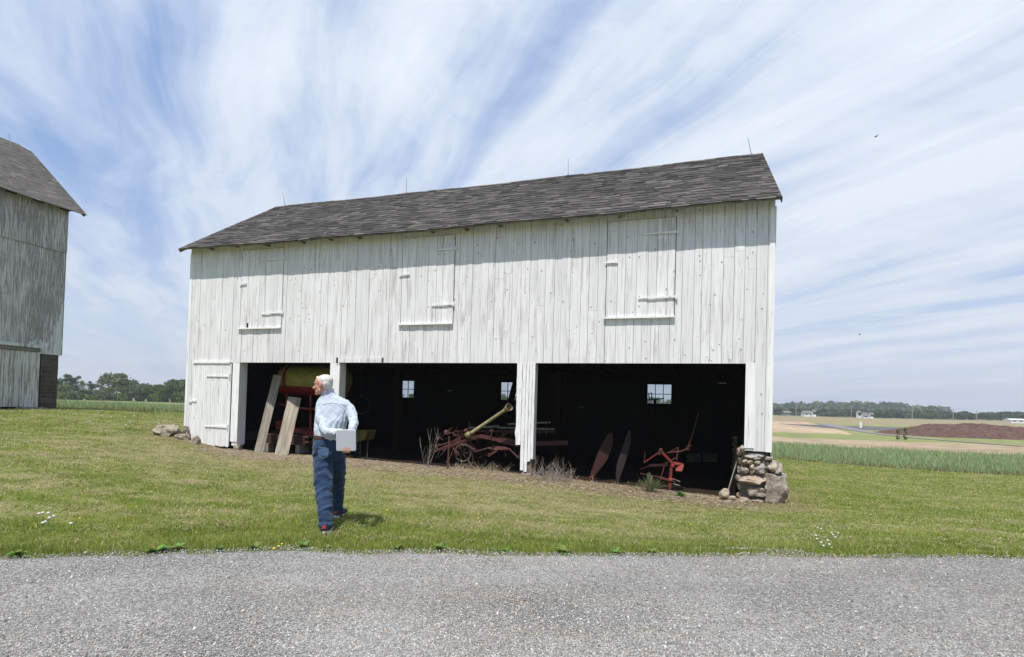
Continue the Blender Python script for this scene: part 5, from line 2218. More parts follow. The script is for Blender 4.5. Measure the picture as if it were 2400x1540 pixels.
# left hand flat behind the board
ellipsoid(q, J(803, 1028, 6.205), (.036, .014, .040), None, 3)
for k in range(4):
    capsule(q, [J(801 + k * 3.6, 1032, 6.20), J(802 + k * 4.4, 1040, 6.19), J(802 + k * 4.6, 1046 - abs(k - 1.5) * 1.5, 6.185)], [.009, .0085, .007], 8)
capsule(q, [J(797, 1026, 6.205), J(794, 1033, 6.195), J(794, 1038, 6.19)], [.011, .010, .008], 8)
body, _ = fuse(q, 'body', M_skin, man, .0042, 2, head_disp)
for sg in (1, -1):
    e_ = MB()
    ellipsoid(e_, H(.0745, sg * .031, .006), (.011, .011, .010), HM, 2)
    e_.build('eye', M_shoe, body, smooth=True)
    e_ = MB()
    capsule(e_, [H(.088, sg * .016, .028), H(.084, sg * .032, .032), H(.074, sg * .044, .026)], [.004, .004, .002], 6)
    e_.build('eyebrow', M_hair, body)
q = MB()
ellipsoid(q, H(-.024, 0, .050), (.088, .0785, .075), HM, 4)
ellipsoid(q, H(-.050, 0, .010), (.054, .0775, .072), HM, 4)
ellipsoid(q, H(-.058, 0, -.030), (.036, .060, .040), HM, 3)
capsule(q, [H(.040, .045, .082), H(.058, .015, .096), H(.057, -.02, .096), H(.038, -.045, .084)], [.010, .013, .013, .010], 8)
fuse(q, 'hair', M_hair, man, .005, 2, lambda p, n_: .0022 * mnoise.noise(p * 70))
# shoes
for (cx_, cyy, Y_, nm) in ((763.5, 1240, 6.14, 'l'), (791, 1212, 6.93, 'r')):
    c = J(cx_, cyy, Y_)
    z = gz(c.x, c.y) + .012
    q = MB()
    tox = .02 if nm == 'r' else -.01
    loft(q, [(Vector((c.x, c.y + .02, z + .022)), .046, .085), (Vector((c.x, c.y + .02, z + .06)), .044, .078), (Vector((c.x, c.y + .01, z + .10)), .040, .055)])
    capsule(q, [Vector((c.x, c.y + .04, z + .05)), Vector((c.x + tox, c.y + .12, z + .045)), Vector((c.x + tox * 1.6, c.y + .20, z + .038))], [.044, .044, .036], 14)
    sh_, _ = fuse(q, 'shoe', M_shoe, man, .006, 3)
    q = MB()
    pts = []
    for k in range(24):
        an = 2 * math.pi * k / 24
        yy = math.sin(an)
        pts.append(Vector((c.x + math.cos(an) * .048 * (1 - .12 * abs(yy)) + tox * max(0, yy), c.y + .085 + yy * .155, z + .008)))
    q.plate(pts, .026)
    q.build('sole', M_sole, sh_)
    q = MB()
    q.plate([Vector((c.x - .022, c.y - .070, z + .05)), Vector((c.x + .022, c.y - .070, z + .05)), Vector((c.x + .018, c.y - .060, z + .085)), Vector((c.x - .018, c.y - .060, z + .085))], .012)
    q.build('heel_tab', M_shoered, sh_, bevel=.003)
# the board he holds
q = MB()
xa, za = J(787.5, 1056.6, YBd), J(835, 1007.6, YBd)
ca_ = (xa + za) / 2
hw, hh, rc = (za.x - xa.x) / 2, (za.z - xa.z) / 2, .018
pts = []
for (sx, sz, a0) in ((1, 1, 0), (-1, 1, 90), (-1, -1, 180), (1, -1, 270)):
    for k in range(6):
        an = R(a0 + 90 * k / 5)
        pts.append(Vector(((hw - rc) * sx + rc * math.cos(an), 0, (hh - rc) * sz + rc * math.sin(an))))
MRb = Matrix.Rotation(R(-1.5), 3, 'Y') @ Matrix.Rotation(R(3), 3, 'X')
pl_ = [ca_ + MRb @ p for p in pts]
be = empty('carrying_case', ca_, 'square light grey case with rounded corners held behind the man', 'case')
q.plate(pl_, .016)
q.build('rim', M_sole, be, bevel=.003)
q = MB()
q.plate([ca_ + MRb @ Vector((p.x * .94, -.0095, p.z * .94)) for p in pts], .003)
M_case, t, b = mat('speckled_grey_case', rough=.55, spec=.3)
tc = t.n('ShaderNodeTexCoord').outputs['Object']
link(t, t.mix(t.noise(tc, 180, 3, .6), (.38, .40, .43), (.50, .52, .55)), b.inputs['Base Color'])
q.build('face', M_case, be)

# ------------------------------------------------------------------ weeds, brush, dandelions
def twigs(q, base, h, n, spread, rr, r0=.006, curl=.3, fork=3, lean=0):
    for k in range(n):
        an = rr.uniform(0, 6.28)
        d = Vector((math.cos(an) * spread * rr.random() + lean, math.sin(an) * spread * rr.random(), 1)).normalized()
        p = base + Vector((math.cos(an), math.sin(an), 0)) * .03 * rr.random()
        Ls = h * rr.uniform(.6, 1.05)
        pts = [p.copy()]
        for i in range(5):
            d = (d + Vector((rr.uniform(-1, 1), rr.uniform(-1, 1), rr.uniform(-.6, .4))) * curl * .5).normalized()
            p = p + d * Ls / 5
            pts.append(p.copy())
        q.tube(pts, [r0 * (1 - i / 6.5) for i in range(6)], 4, rr.random())
        for f_ in range(fork):
            i = rr.randint(1, 4)
            b_ = pts[i]
            d2 = (d + Vector((rr.uniform(-1, 1), rr.uniform(-1, 1), rr.uniform(0, .6)))).normalized()
            q.tube([b_, b_ + d2 * Ls * .15, b_ + (d2 + Vector((0, 0, .3))) * Ls * .28], [r0 * .5, r0 * .35, r0 * .2], 4, rr.random())


def twig_mat(name, a_, b_):
    m, t, b = mat(name, rough=.9)
    rn = t.n('ShaderNodeAttribute', attribute_name='rnd').outputs['Fac']
    link(t, t.mix(rn, a_, b_), b.inputs['Base Color'])
    return m


M_twig = twig_mat('dead_twigs', (.20, .165, .14), (.42, .36, .31))
M_straw = twig_mat('dead_stalks', (.30, .23, .15), (.52, .43, .30))
def on_ground(px, py, Y):
    p = P(px, py, Y)
    return Vector((p.x, p.y, gz(p.x, p.y)))


q = MB()
bs = on_ground(1001, 1078, 14.65)
twigs(q, bs, 1.15, 6, .55, random.Random(6), .009, .25, 4)
tag(q.build('dead_shrub', M_twig), 'bare grey branching shrub in the dark opening right of the man', 'shrub')
q = MB()
rr = random.Random(16)
for k in range(95):
    b_ = on_ground(1250 + rr.random() * 95, 1115, 13.5 + rr.uniform(-.35, .25))
    twigs(q, b_, rr.uniform(.25, .72), 1, 1.5, rr, .0055, .7, 4, rr.uniform(-.8, .5))
tag(q.build('brush_heap', M_twig), 'tangled heap of dead brush right of the centre post', 'brush heap')
q = MB()
rr = random.Random(18)
for k in range(170):
    cx = rr.choice((1070, 1088, 1120, 1150, 1178))
    b_ = on_ground(cx + rr.gauss(0, 9), 1085, 14.45 + rr.uniform(-.25, .3))
    twigs(q, b_, rr.uniform(.10, .38), 1, 1.1, rr, .0045, .7, 2)
tag(q.build('dead_weeds', M_straw), 'dry tan weed stalks standing in front of the red hay machine', 'dead weeds')
q = MB()
rr = random.Random(19)
for k in range(50):
    b_ = on_ground(rr.uniform(1350, 1520), 1135, 13.0 + rr.uniform(-.3, .4))
    twigs(q, b_, rr.uniform(.08, .28), 1, .9, rr, .004, .6, 1)
tag(q.build('dead_weeds', M_straw), 'thin dry weed stalks around the foot of the two red blades', 'dead weeds')

M_leaf = col_mat('broad_leaves', .5, .35, .3)


def leafy(name, base, n, Ll, Lw, droop, col, rr, label, cat, group=None, up=.6, mt=None):
    V, F, C = [], [], []
    for k in range(n):
        an = rr.uniform(0, 6.28)
        l = Ll * rr.uniform(.6, 1.1)
        wv = Lw * rr.uniform(.7, 1.2)
        el = rr.uniform(up * .3, up * 1.3)
        dirh = Vector((math.cos(an), math.sin(an), 0))
        sd_ = Vector((-math.sin(an), math.cos(an), 0))
        k0 = len(V)
        cc_ = [c * rr.uniform(.7, 1.3) for c in col]
        for i in range(6):
            t_ = i / 5
            p = base + dirh * l * t_ * math.cos(el) + Vector((0, 0, .01 + l * (math.sin(el) * t_ - droop * t_ * t_)))
            wi = wv * math.sin(math.pi * min(1, .12 + t_ * .88)) * .5 + .002
            V += [tuple(p - sd_ * wi + Vector((0, 0, wi * .4))), tuple(p), tuple(p + sd_ * wi + Vector((0, 0, wi * .4)))]
            C += [cc_] * 3
        for i in range(5):
            a_ = k0 + i * 3
            F += [(a_, a_ + 1, a_ + 4, a_ + 3), (a_ + 1, a_ + 2, a_ + 5, a_ + 4)]
    V = np.array(V) - np.array(base)
    o = np_mesh(name, V, np.array(F), mt or M_leaf, np.array(C))
    o.location = base
    return tag(o, label, cat, group)


ordw = ['first', 'second', 'third', 'fourth', 'fifth', 'sixth', 'seventh', 'eighth', 'ninth', 'tenth', 'eleventh', 'twelfth', 'thirteenth', 'fourteenth', 'fifteenth', 'sixteenth', 'seventeenth', 'eighteenth', 'nineteenth', 'twentieth',
        'twenty first', 'twenty second', 'twenty third', 'twenty fourth', 'twenty fifth', 'twenty sixth', 'twenty seventh', 'twenty eighth', 'twenty ninth', 'thirtieth', 'thirty first', 'thirty second', 'thirty third', 'thirty fourth',
        'thirty fifth', 'thirty sixth', 'thirty seventh', 'thirty eighth', 'thirty ninth', 'fortieth']
wx = [(40, 1.0), (365, 1.35), (415, 1.0), (512, .7), (600, .9), (713, 1.0), (765, .7), (930, .9), (1030, 1.1), (1160, .8), (1185, .9), (1322, 1.2), (1444, 1.0), (1530, .8)]
for k, (x_, s_) in enumerate(wx):
    p = P(x_, 1295, 5.4)
    yy = float(road_edge(np.array([p.x]))[0]) + .02
    b_ = Vector((p.x * yy / 5.4, yy, 0))
    b_.z = gz(b_.x, b_.y)
    leafy('broadleaf_weed', b_, 12, .115 * s_, .042 * s_, .30, (.15, .235, .055), random.Random(k), ordw[k] + ' from the left of the broadleaf weeds along the gravel edge', 'weed', 'weeds along the gravel edge', .7)
leafy('grass_tuft', on_ground(1522, 1145, 12.6), 110, .62, .013, .25, (.17, .20, .10), random.Random(90), 'tall green grass tuft left of the red plough', 'grass tuft', None, 1.35)
leafy('leafy_weed', on_ground(1594, 1152, 12.25), 40, .17, .07, .2, (.09, .19, .035), random.Random(91), 'bright green leafy weed at the foot of the red plough', 'weed', None, 1.2)

M_puff, t, b = mat('seed_head', (.55, .55, .52), .95)
M_yel, t, b = mat('yellow_petals', (.75, .55, .03), .7)
M_stem, t, b = mat('green_stem', (.15, .2, .07), .7)


def dandelion_proto(white):
    base = Vector((0, 0, 0))
    e_ = empty('dandelion', (0, 0, 0), None, 'dandelion')
    q = MB()
    q.tube([(0, 0, 0), (.006, 0, .05), (.004, .004, .10)], .0022, 5)
    q.build('stem', M_stem, e_, world=False)
    q = MB()
    if white:
        q.rock((.004, .004, .115), (.042, .042, .038), 5, 0, 2, .12, None, 0, 0)
    else:
        q.rock((.004, .004, .104), (.036, .036, .014), 5, 0, 2, .2, None, 0, 0)
    q.build('head', M_puff if white else M_yel, e_, world=False)
    return e_


def place_flower(proto, first, X, Y, s_, label, group):
    if first:
        o = proto
    else:
        o = proto.copy()
        COL.objects.link(o)
        for ch in proto.children:
            c = ch.copy()
            COL.objects.link(c)
            c.parent = o
    o.location = (X, Y, gz(X, Y))
    o.scale = (s_, s_, s_)
    o.rotation_euler = (rng.uniform(-.15, .15), rng.uniform(-.15, .15), rng.uniform(0, 6))
    tag(o, label, 'dandelion', group)
    return o


pw_ = dandelion_proto(True)
py_l = dandelion_proto(False)
fw1 = fy1 = True
def fl_at(px, py, white, label, group, s_=1.0):
    global fw1, fy1
    # distance where the ground meets this line of sight
    lo, hi = 4.5, 40.
    for _ in range(30):
        m = (lo + hi) / 2
        p = P(px, py, m)
        if p.z > gz(p.x, p.y) + .09 * s_:
            lo = m
        else:
            hi = m
    p = P(px, py, lo)
    if white:
        place_flower(pw_, fw1, p.x, p.y, s_, label, group)
        fw1 = False
    else:
        place_flower(py_l, fy1, p.x, p.y, s_, label, group)
        fy1 = False


for x_, y_ in ((94, 1208), (103, 1206), (111, 1207), (117, 1218), (126, 1214), (107, 1228), (98, 1230), (168, 1231)):
    fl_at(x_, y_, True, 'white dandelion seed head in the small cluster at lower left', 'white dandelions at lower left', .8)
for x_, y_ in ((1918, 1240), (1927, 1242), (1948, 1251), (1953, 1256), (1960, 1262), (1940, 1270), (1926, 1274), (1915, 1266), (1944, 1279), (1931, 1283), (1962, 1252), (1910, 1258), (2040, 1208), (1950, 1170)):
    fl_at(x_, y_, True, 'white dandelion seed head in the loose patch right of the stone pier', 'white dandelions at right', .62)
for x_, y_ in ((186, 1216), (647, 1200), (655, 1281), (664, 1276), (642, 1286), (1730, 1208), (1997, 1228), (1946, 1285), (1120, 1215), (905, 1197), (1620, 1230), (2180, 1232), (2320, 1212), (460, 1250)):
    fl_at(x_, y_, False, 'small yellow dandelion flower scattered in the lawn', 'yellow dandelions in the lawn', .65)
rr = random.Random(55)
for k in range(46):
    x_ = rr.choice([rr.uniform(140, 420), rr.uniform(1830, 2390), rr.uniform(1830, 2390)])
    if x_ < 500:
        y_ = rr.uniform(968, 1005)
    else:
        y_ = 1058 + (x_ - 1812) * .062 + rr.uniform(-6, 22)
    fl_at(x_, y_, True, 'tiny white dandelion head along the far edge of the lawn', 'white dandelions along the far lawn edge', 1.25)

# ------------------------------------------------------------------ trees
def leaf_mat(name, a_, b_):
    m, t, b = mat(name, rough=.7, spec=.2)
    at = t.n('ShaderNodeAttribute', attribute_name='Col').outputs['Fac']
    c = t.mix(at, a_, b_)
    link(t, c, b.inputs['Base Color'])
    tl = t.n('ShaderNodeBsdfTranslucent', {0: c})
    mx = t.n('ShaderNodeMixShader', {0: .25, 1: b.outputs[0], 2: tl.outputs[0]})
    link(t, mx.outputs[0], m.node_tree.nodes['Material Output'].inputs[0])
    return m


LM = [leaf_mat('dark_foliage', (.065, .095, .045), (.13, .175, .075)),
      leaf_mat('mid_foliage', (.075, .11, .04), (.15, .205, .075)),
      leaf_mat('pale_foliage', (.10, .125, .06), (.20, .22, .10)),
      leaf_mat('bright_foliage', (.08, .13, .025), (.17, .23, .055)),
      leaf_mat('blue_foliage', (.07, .10, .07), (.14, .175, .115))]
M_bark, t, b = mat('bark', (.10, .08, .065), .95)


def crown_mesh(seed, nclump, nleaf, leaf, wx_, hz_, low, gap=.0):
    r_ = np.random.RandomState(seed)
    cs = []
    for k in range(nclump):
        an = r_.uniform(0, 2 * math.pi)
        t_ = r_.uniform(0, 1)
        z = low + (1 - low) * t_
        prof = math.sin(math.pi * min(1, .18 + .80 * (t_ ** .9))) ** .6
        rad = math.sqrt(r_.uniform(.05, 1)) * prof * .5 * wx_
        cs.append((rad * math.cos(an), rad * math.sin(an), z * hz_, r_.uniform(.09, .20) * wx_ * (.6 + .6 * prof)))
    V, F, C = [], [], []
    tot = 0
    for (x, y, z, cr) in cs:
        n = int(nleaf / nclump)
        d = r_.normal(size=(n, 3))
        d /= np.linalg.norm(d, axis=1)[:, None]
        rr_ = cr * r_.uniform(.35, 1, n) ** .6 * (1 + .25 * r_.normal(size=n))
        c = np.array([x, y, z]) + d * rr_[:, None] * np.array([1, 1, .75])
        u = r_.normal(size=(n, 3))
        u /= np.linalg.norm(u, axis=1)[:, None]
        v = np.cross(u, r_.normal(size=(n, 3)))
        v /= np.linalg.norm(v, axis=1)[:, None] + 1e-6
        s = leaf * r_.uniform(.5, 1.3, n)[:, None]
        V.append(np.stack([c - u * s - v * s * .6, c + u * s - v * s * .6, c + u * s * .6 + v * s, c - u * s * .7 + v * s * .7], 1).reshape(-1, 3))
        C.append(np.repeat(np.clip(r_.uniform(0, 1) * .55 + r_.uniform(0, .45, n), 0, 1), 4))
        tot += n
    V = np.concatenate(V)
    C = np.concatenate(C)
    F = np.arange(tot * 4).reshape(-1, 4)
    return V, F, np.stack([C] * 3, -1), cs


def make_tree(kind, seed, wx_, hz_, low, mt, nclump=26, nleaf=3000, leaf=.26, name='tree'):
    e_ = empty(name, (0, 0, 0), None, 'tree')
    V, F, C, cs = crown_mesh(seed, nclump, nleaf, leaf, wx_, hz_, low)
    cr = np_mesh('crown', V, F, LM[mt], C)
    cr.parent = e_
    q = MB()
    r_ = random.Random(seed)
    q.tube([(0, 0, -.3), (.05, 0, hz_ * low * .8), (.1, .05, hz_ * .55), (.0, .1, hz_ * .8)], [.03 * hz_, .022 * hz_, .012 * hz_, .004 * hz_], 7)
    for (x, y, z, c_) in cs[:12]:
        z0 = max(hz_ * low * .5, z * .55)
        q.tube([(.05, .02, z0), (x * .5, y * .5, (z0 + z) / 2 + .1), (x, y, z)], [.010 * hz_, .006 * hz_, .002 * hz_], 5)
    tk_ = q.build('trunk', M_bark, e_, world=False)
    return e_


protos = {}
def proto(key):
    if key not in protos:
        kind, mt = key
        spec = {'broad': (9.5, 8.6, .22, 34, 4200, .27), 'tall': (6.0, 10.0, .22, 26, 2600, .26), 'slim': (2.8, 9.0, .35, 16, 900, .2),
                'bush': (6.5, 4.4, .05, 22, 2600, .22), 'sapling': (2.8, 9.0, .05, 20, 1200, .24), 'airy': (6.2, 9.4, .30, 20, 1100, .2), 'wide': (12., 11., .15, 36, 3600, .36)}[kind]
        protos[key] = [make_tree(kind, hash(kind) % 1000 if False else sum(map(ord, kind)) + mt * 7, spec[0], spec[1], spec[2], mt, *spec[3:]), True, spec]
    return protos[key]


def plant_tree(key, px, ytop, Y, label, cat='tree', group=None, wpx=None, name='tree', ybase=None):
    pr = proto(key)
    e_, first, spec = pr
    b_ = P(px, 960, Y)
    z = gz(b_.x, b_.y)
    top = P(px, ytop, Y).z
    h = max(top - z, 1.0)
    s_ = h / (spec[1] * 1.06)
    sw = s_ if wpx is None else wpx / F_ * Y / (spec[0] * 1.1)
    if first:
        o = e_
        pr[1] = False
    else:
        o = e_.copy()
        COL.objects.link(o)
        for ch in e_.children:
            c = ch.copy()
            COL.objects.link(c)
            c.parent = o
    o.name = name
    o.location = (b_.x, b_.y, z - .05)
    o.scale = (sw, sw, s_)
    o.rotation_euler = (0, 0, (px * 1.37) % 6.28)
    tag(o, label, cat, group)
    return o


G1 = 'trees beyond the field left of the white barn'
row = [(('tall', 1), 152, 876, 190, 60), (('airy', 2), 181, 879, 192, 40), (('tall', 4), 212, 893, 195, 36), (('slim', 2), 233, 878, 200, 15), (('broad', 2), 272, 874, 185, 88),
       (('airy', 4), 318, 893, 200, 40), (('broad', 4), 345, 899, 210, 60), (('tall', 1), 372, 900, 200, 46), (('broad', 1), 402, 888, 190, 60), (('tall', 0), 426, 884, 195, 34)]
dsc = ['tall mid green tree', 'thinly leafed tree', 'dark blue green tree', 'slim pale tree', 'broad pale olive tree', 'thin blue green tree', 'low blue green tree', 'mid green tree', 'bushy bright tree', 'dark evergreen tree']
for k, (key, x_, yt, Y, wp) in enumerate(row):
    plant_tree(key, x_, yt, Y, f'{dsc[k]}, {ordw[k]} from the left in the treeline behind the left field', 'tree', G1, wp)
bush = [(130, 905), (158, 903), (186, 912), (222, 915), (252, 908), (285, 906), (318, 908), (345, 905), (372, 902), (400, 896), (428, 895)]
for k, (x_, yt) in enumerate(bush):
    plant_tree(('bush', [3, 3, 1, 3, 2, 3, 1, 1, 3, 1, 3][k]), x_, yt, 176, f'low bushy shrub, {ordw[k]} from the left along the foot of the left treeline', 'shrub', 'shrubs along the left treeline', 46, 'shrub')
# the treeline goes on behind the barn (seen through its windows)
wn = ['left', 'middle', 'right']
for k, x_ in enumerate((925, 972, 1168, 1206, 1530, 1578)):
    plant_tree(('broad', (0, 1, 2, 1, 0, 2)[k]), x_, 916 + (x_ - 925) * .022 + 5 * (k % 2), 185, f'{("left", "right")[k % 2]} one of two trees seen through the {wn[k // 2]} back window', 'tree', 'trees seen through the barn windows', 52)

# right treeline
rr = random.Random(66)
G2 = 'trees beyond the far field at right'
xs_ = np.linspace(1822, 2400, 33)
for k, x_ in enumerate(xs_):
    if x_ < 2170:
        yt = 955 + 5 * rr.random() + (x_ - 1822) * .012
        Y = 345
    else:
        yt = 960 + 7 * rr.random() + (x_ - 2170) * .018
        Y = 330
    key = rr.choice([('wide', 0), ('wide', 4), ('wide', 1), ('wide', 4), ('wide', 0)])
    plant_tree(key, x_ + rr.uniform(-5, 5), yt, Y + rr.uniform(-8, 8), f'dark tree, {ordw[k]} from the left in the far treeline right of the barn', 'tree', G2, rr.uniform(32, 46))
# wooded hill behind
pts = []
hx = np.linspace(0, 1, 160)
N = 26000
r_ = np.random.RandomState(3)
V, F, C = [], [], []
for k in range(260):
    t_ = r_.uniform(0, 1)
    x_ = 1700 + 520 * t_
    prof = 955 + 9 * sst(.68, 1.0, np.array([t_]))[0] + 3 * math.sin(t_ * 9) * .4
    Y = 620 + r_.uniform(-40, 120)
    yy = prof + r_.uniform(0, 1) ** 2 * 26 + 1.5 * r_.uniform(-1, 1)
    c = np.array(P(x_, yy, Y))
    n = 90
    d = r_.normal(size=(n, 3))
    d /= np.linalg.norm(d, axis=1)[:, None]
    cc_ = c + d * 6.5 * r_.uniform(.4, 1, n)[:, None]
    u = r_.normal(size=(n, 3))
    u /= np.linalg.norm(u, axis=1)[:, None]
    v = np.cross(u, r_.normal(size=(n, 3)))
    v /= np.linalg.norm(v, axis=1)[:, None]
    s = 1.5 * r_.uniform(.5, 1.2, n)[:, None]
    V.append(np.stack([cc_ - u * s - v * s, cc_ + u * s - v * s, cc_ + u * s + v * s, cc_ - u * s + v * s], 1).reshape(-1, 3))
    C.append(np.repeat(np.clip(r_.uniform(0, .6) + r_.uniform(0, .4, n), 0, 1), 4))
V = np.concatenate(V)
C = np.concatenate(C)
tag(np_mesh('distant_wood', V, np.arange(len(V)).reshape(-1, 4), LM[0], np.stack([C] * 3, -1)), 'wooded hillside far behind the right field', 'wood', kind='stuff')
# hills on the horizon
M_hill, t, b = mat('hill_cover', (.07, .10, .06), .95)
tc = t.n('ShaderNodeTexCoord').outputs['Object']
link(t, t.mix(t.noise(tc, .02, 6, .7), (.04, .065, .035), (.10, .13, .06)), b.inputs['Base Color'])


def hill(x0_, x1_, Y, prof):
    q = MB()
    n = 90
    rows = 6
    vs, fs = [], []
    for j in range(rows):
        for i in range(n + 1):
            t_ = i / n
            x_ = x0_ + (x1_ - x0_) * t_
            f_ = j / (rows - 1)
            top = P(x_, prof(t_), Y).z
            X_ = P(x_, 950, Y).x
            g_ = -8.
            hgt = g_ + (top - g_) * math.sin(f_ * math.pi / 2) + 3 * mnoise.noise(Vector((i * .35, j * .7, Y * .01))) * f_
            vs.append((X_, Y - 60 + f_ * 160, hgt))
    for j in range(rows - 1):
        for i in range(n):
            a_ = j * (n + 1) + i
            fs.append((a_, a_ + 1, a_ + n + 2, a_ + n + 1))
    q.add(vs, fs)
    return tag(q.build('hills', M_hill, smooth=True), kind='structure')


hill(1650, 2290, 700, lambda t_: 953 + 16 * max(0, (t_ - .62) / .38) ** 1.1)
hill(-200, 1900, 1150, lambda t_: 911 + 2.5 * math.sin(t_ * 14) + t_ * 46)
hill(2050, 2800, 1150, lambda t_: 974 + 3 * math.sin(t_ * 9) + t_ * 16)
# saplings mid right
for k, (x_, yt, w_) in enumerate(((2105, 1004, 9), (2123, 1000, 9))):
    o = plant_tree(('sapling', 3), x_, yt, 72, ['shorter left one of two thin saplings beside the farm track', 'taller right one of two thin saplings beside the farm track'][k], 'sapling', 'saplings by the track', w_, 'sapling')

# brown mound
q = MB()
c = P(2345, 1027, 88)
vs, fs = [], []
nx, ny = 70, 22
for j in range(ny):
    for i in range(nx):
        u_ = i / (nx - 1) * 2 - 1
        v_ = j / (ny - 1) * 2 - 1
        X_ = c.x + u_ * 14.3
        Y_ = c.y + 5 + v_ * 8
        h = max(0, 1 - abs(u_) ** 2.4) * max(0, 1 - abs(v_) ** 2) * 2.25
        h *= 1 + .16 * mnoise.noise(Vector((X_ * .3, Y_ * .3, 2))) + .12 * mnoise.noise(Vector((X_ * .9, Y_ * .9, 7)))
        h += .10 * mnoise.noise(Vector((X_ * 2, Y_ * 2, 1))) * (h > .1)
        vs.append((X_, Y_, gz(X_, Y_) - .1 + h))
for j in range(ny - 1):
    for i in range(nx - 1):
        a_ = j * nx + i
        fs.append((a_, a_ + 1, a_ + nx + 1, a_ + nx))
q.add(vs, fs)
M_mound, t, b = mat('brown_compost', rough=.98, spec=.05)
tc = t.n('ShaderNodeTexCoord').outputs['Object']
n_ = t.noise(tc, 1.6, 8, .7)
link(t, t.ramp(n_, [(.3, (.05, .030, .026)), (.5, (.11, .066, .055)), (.72, (.19, .125, .10))]), b.inputs['Base Color'])
bump(t, b, n_, 1.0, .25)
o = q.build('compost_heap', M_mound)
tag(o, 'long low brown earth heap in the field at right', 'earth heap')

# utility poles
M_pole, t, b = mat('pole_wood', (.34, .31, .28), .9)
for k, (x_, yt, yb) in enumerate(((1866, 944, 972), (1995, 950, 975), (2138, 953, 980), (2234, 958, 983), (2289, 962, 984))):
    Y = 300
    b_ = P(x_, yb, Y)
    z = gz(b_.x, b_.y)
    e_ = empty('utility_pole', (b_.x, b_.y, z), f'thin wooden utility pole, {ordw[k]} from the left before the far trees', 'utility pole', 'utility poles across the far field')
    q = MB()
    q.tube([(b_.x, b_.y, z - .3), (b_.x, b_.y, P(x_, yt, Y).z)], [.17, .11], 8)
    q.build('pole', M_pole, e_)
    q = MB()
    zt_ = P(x_, yt, Y).z - .5
    q.bb(b_.x - .9, b_.x + .9, b_.y - .06, b_.y + .06, zt_ - .07, zt_ + .07)
    q.build('crossarm', M_pole, e_)

# far houses and other white specks
M_hw, t, b = mat('white_siding', (.78, .79, .80), .8)
M_hr, t, b = mat('house_roof', (.16, .15, .15), .9)
M_hd, t, b = mat('dark_window', (.03, .035, .04), .3)
def house(px, Y, w_, d_, h_, rh, label, cat='house', name='farmhouse', wm=M_hw, rm=M_hr, ry=0):
    b_ = P(px, 972, Y)
    z = gz(b_.x, b_.y)
    e_ = empty(name, (b_.x, b_.y, z), label, cat, None, ry)
    q = MB()
    q.bb(-w_ / 2, w_ / 2, -d_ / 2, d_ / 2, -.3, h_)
    q.add([(-w_ / 2, -d_ / 2, h_), (-w_ / 2, d_ / 2, h_), (-w_ / 2, 0, h_ + rh), (w_ / 2, -d_ / 2, h_), (w_ / 2, d_ / 2, h_), (w_ / 2, 0, h_ + rh)], [(0, 2, 1), (3, 4, 5)])
    q.build('wall', wm, e_, world=False)
    q = MB()
    for sg in (-1, 1):
        q.plate([(-w_ / 2 - .3, sg * (d_ / 2 + .3), h_ - .15), (w_ / 2 + .3, sg * (d_ / 2 + .3), h_ - .15), (w_ / 2 + .3, 0, h_ + rh + .1), (-w_ / 2 - .3, 0, h_ + rh + .1)], .12)
    q.build('roof', rm, e_, world=False)
    n = max(2, int(w_ / 2.5))
    for k in range(n):
        x = -w_ / 2 + (k + .5) * w_ / n
        q = MB()
        q.bb(x - .4, x + .4, -d_ / 2 - .03, -d_ / 2 + .02, h_ * .4, h_ * .8)
        q.build('window', M_hd, e_, world=False)
    return e_


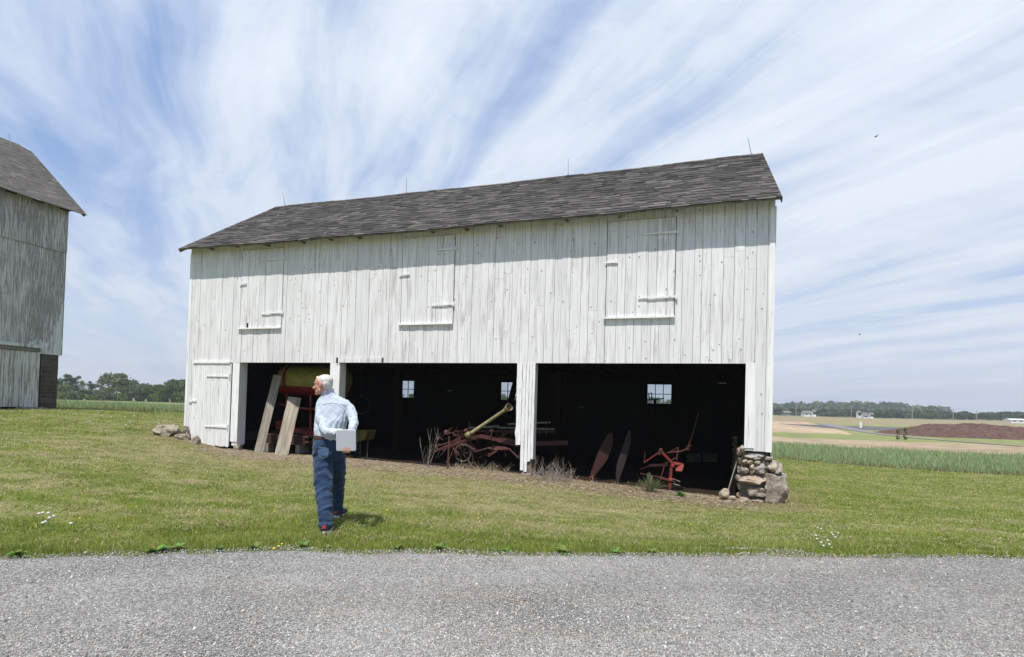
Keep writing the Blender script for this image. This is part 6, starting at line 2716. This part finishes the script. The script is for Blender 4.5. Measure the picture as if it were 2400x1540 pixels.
house(1891, 305, 4.6, 4, 2.0, 1.1, 'small white house between the first two utility poles')
house(1907, 300, 1.5, 2, 3.2, .6, 'narrow white outbuilding right of the small white house', 'outbuilding', 'outbuilding')
house(1842, 310, 3.6, 4, 1.8, 1.0, 'tiny grey roofed house nearest the barn on the horizon', 'house', 'farmhouse', worn('grey_siding', (.3, .3, .28), (.25, .25, .24), .3))
house(2012, 300, 1.3, 2, 3.4, .5, 'small white tower like shed right of the second utility pole', 'shed', 'shed')
house(2028, 296, 3.4, 3, 1.4, 1.6, 'white gabled house in the middle of the far treeline')
house(2041, 292, 1.6, 2, 2.4, .7, 'small white shed right of the white gabled house', 'shed', 'shed')
house(2384, 250, 9, 4, 1.5, .3, 'long low white shed roof at the far right edge', 'shed', 'shed', M_hw, M_hw)
q = MB()
b_ = on_ground(2017, 1020, 125)
q.bb(b_.x - .25, b_.x + .25, b_.y - .15, b_.y + .15, b_.z, b_.z + 1.1)
q.tube([(b_.x, b_.y, b_.z + 1.1), (b_.x, b_.y, b_.z + 1.4)], .2, 8)
tag(q.build('marker_post', M_hw, bevel=.05), 'small white marker standing beside the farm track', 'marker post')

# two birds
M_bird, t, b = mat('bird_feathers', (.03, .03, .035), .8)
for (x_, y_, Y, lb_) in ((2053, 320, 60, 'tiny dark bird high in the sky above the barn roof'), (2014, 784, 75, 'tiny dark bird low in the sky right of the barn')):
    c = P(x_, y_, Y)
    q = MB()
    q.tube([c + Vector((-.16, 0, .0)), c + Vector((-.08, 0, .01)), c + Vector((.06, 0, 0)), c + Vector((.18, 0, -.01))], [.012, .04, .045, .01], 8)
    q.plate([c + Vector((-.02, 0, .02)), c + Vector((.0, -.22, .09)), c + Vector((.06, -.38, .05)), c + Vector((.07, 0, .02))], .012)
    q.plate([c + Vector((-.02, 0, .02)), c + Vector((.07, 0, .02)), c + Vector((.06, .38, .05)), c + Vector((.0, .22, .09))], .012)
    tag(q.build('bird', M_bird), lb_, 'bird')

# ------------------------------------------------------------------ the air
hb = MB()
hb.bb(-1900, 1900, -1900, 1900, -14, 75)
M_haze = bpy.data.materials.new('haze')
M_haze.use_nodes = True
ht = NT(M_haze.node_tree)
ht.t.nodes.clear()
ho = ht.n('ShaderNodeOutputMaterial')
hv = ht.n('ShaderNodeVolumePrincipled', {'Color': (.80, .86, .95, 1), 'Density': .00048, 'Anisotropy': .2})
ht.t.links.new(hv.outputs[0], ho.inputs['Volume'])
tag(hb.build('haze', M_haze), 'pale daylight haze over the fields', 'haze', kind='stuff')
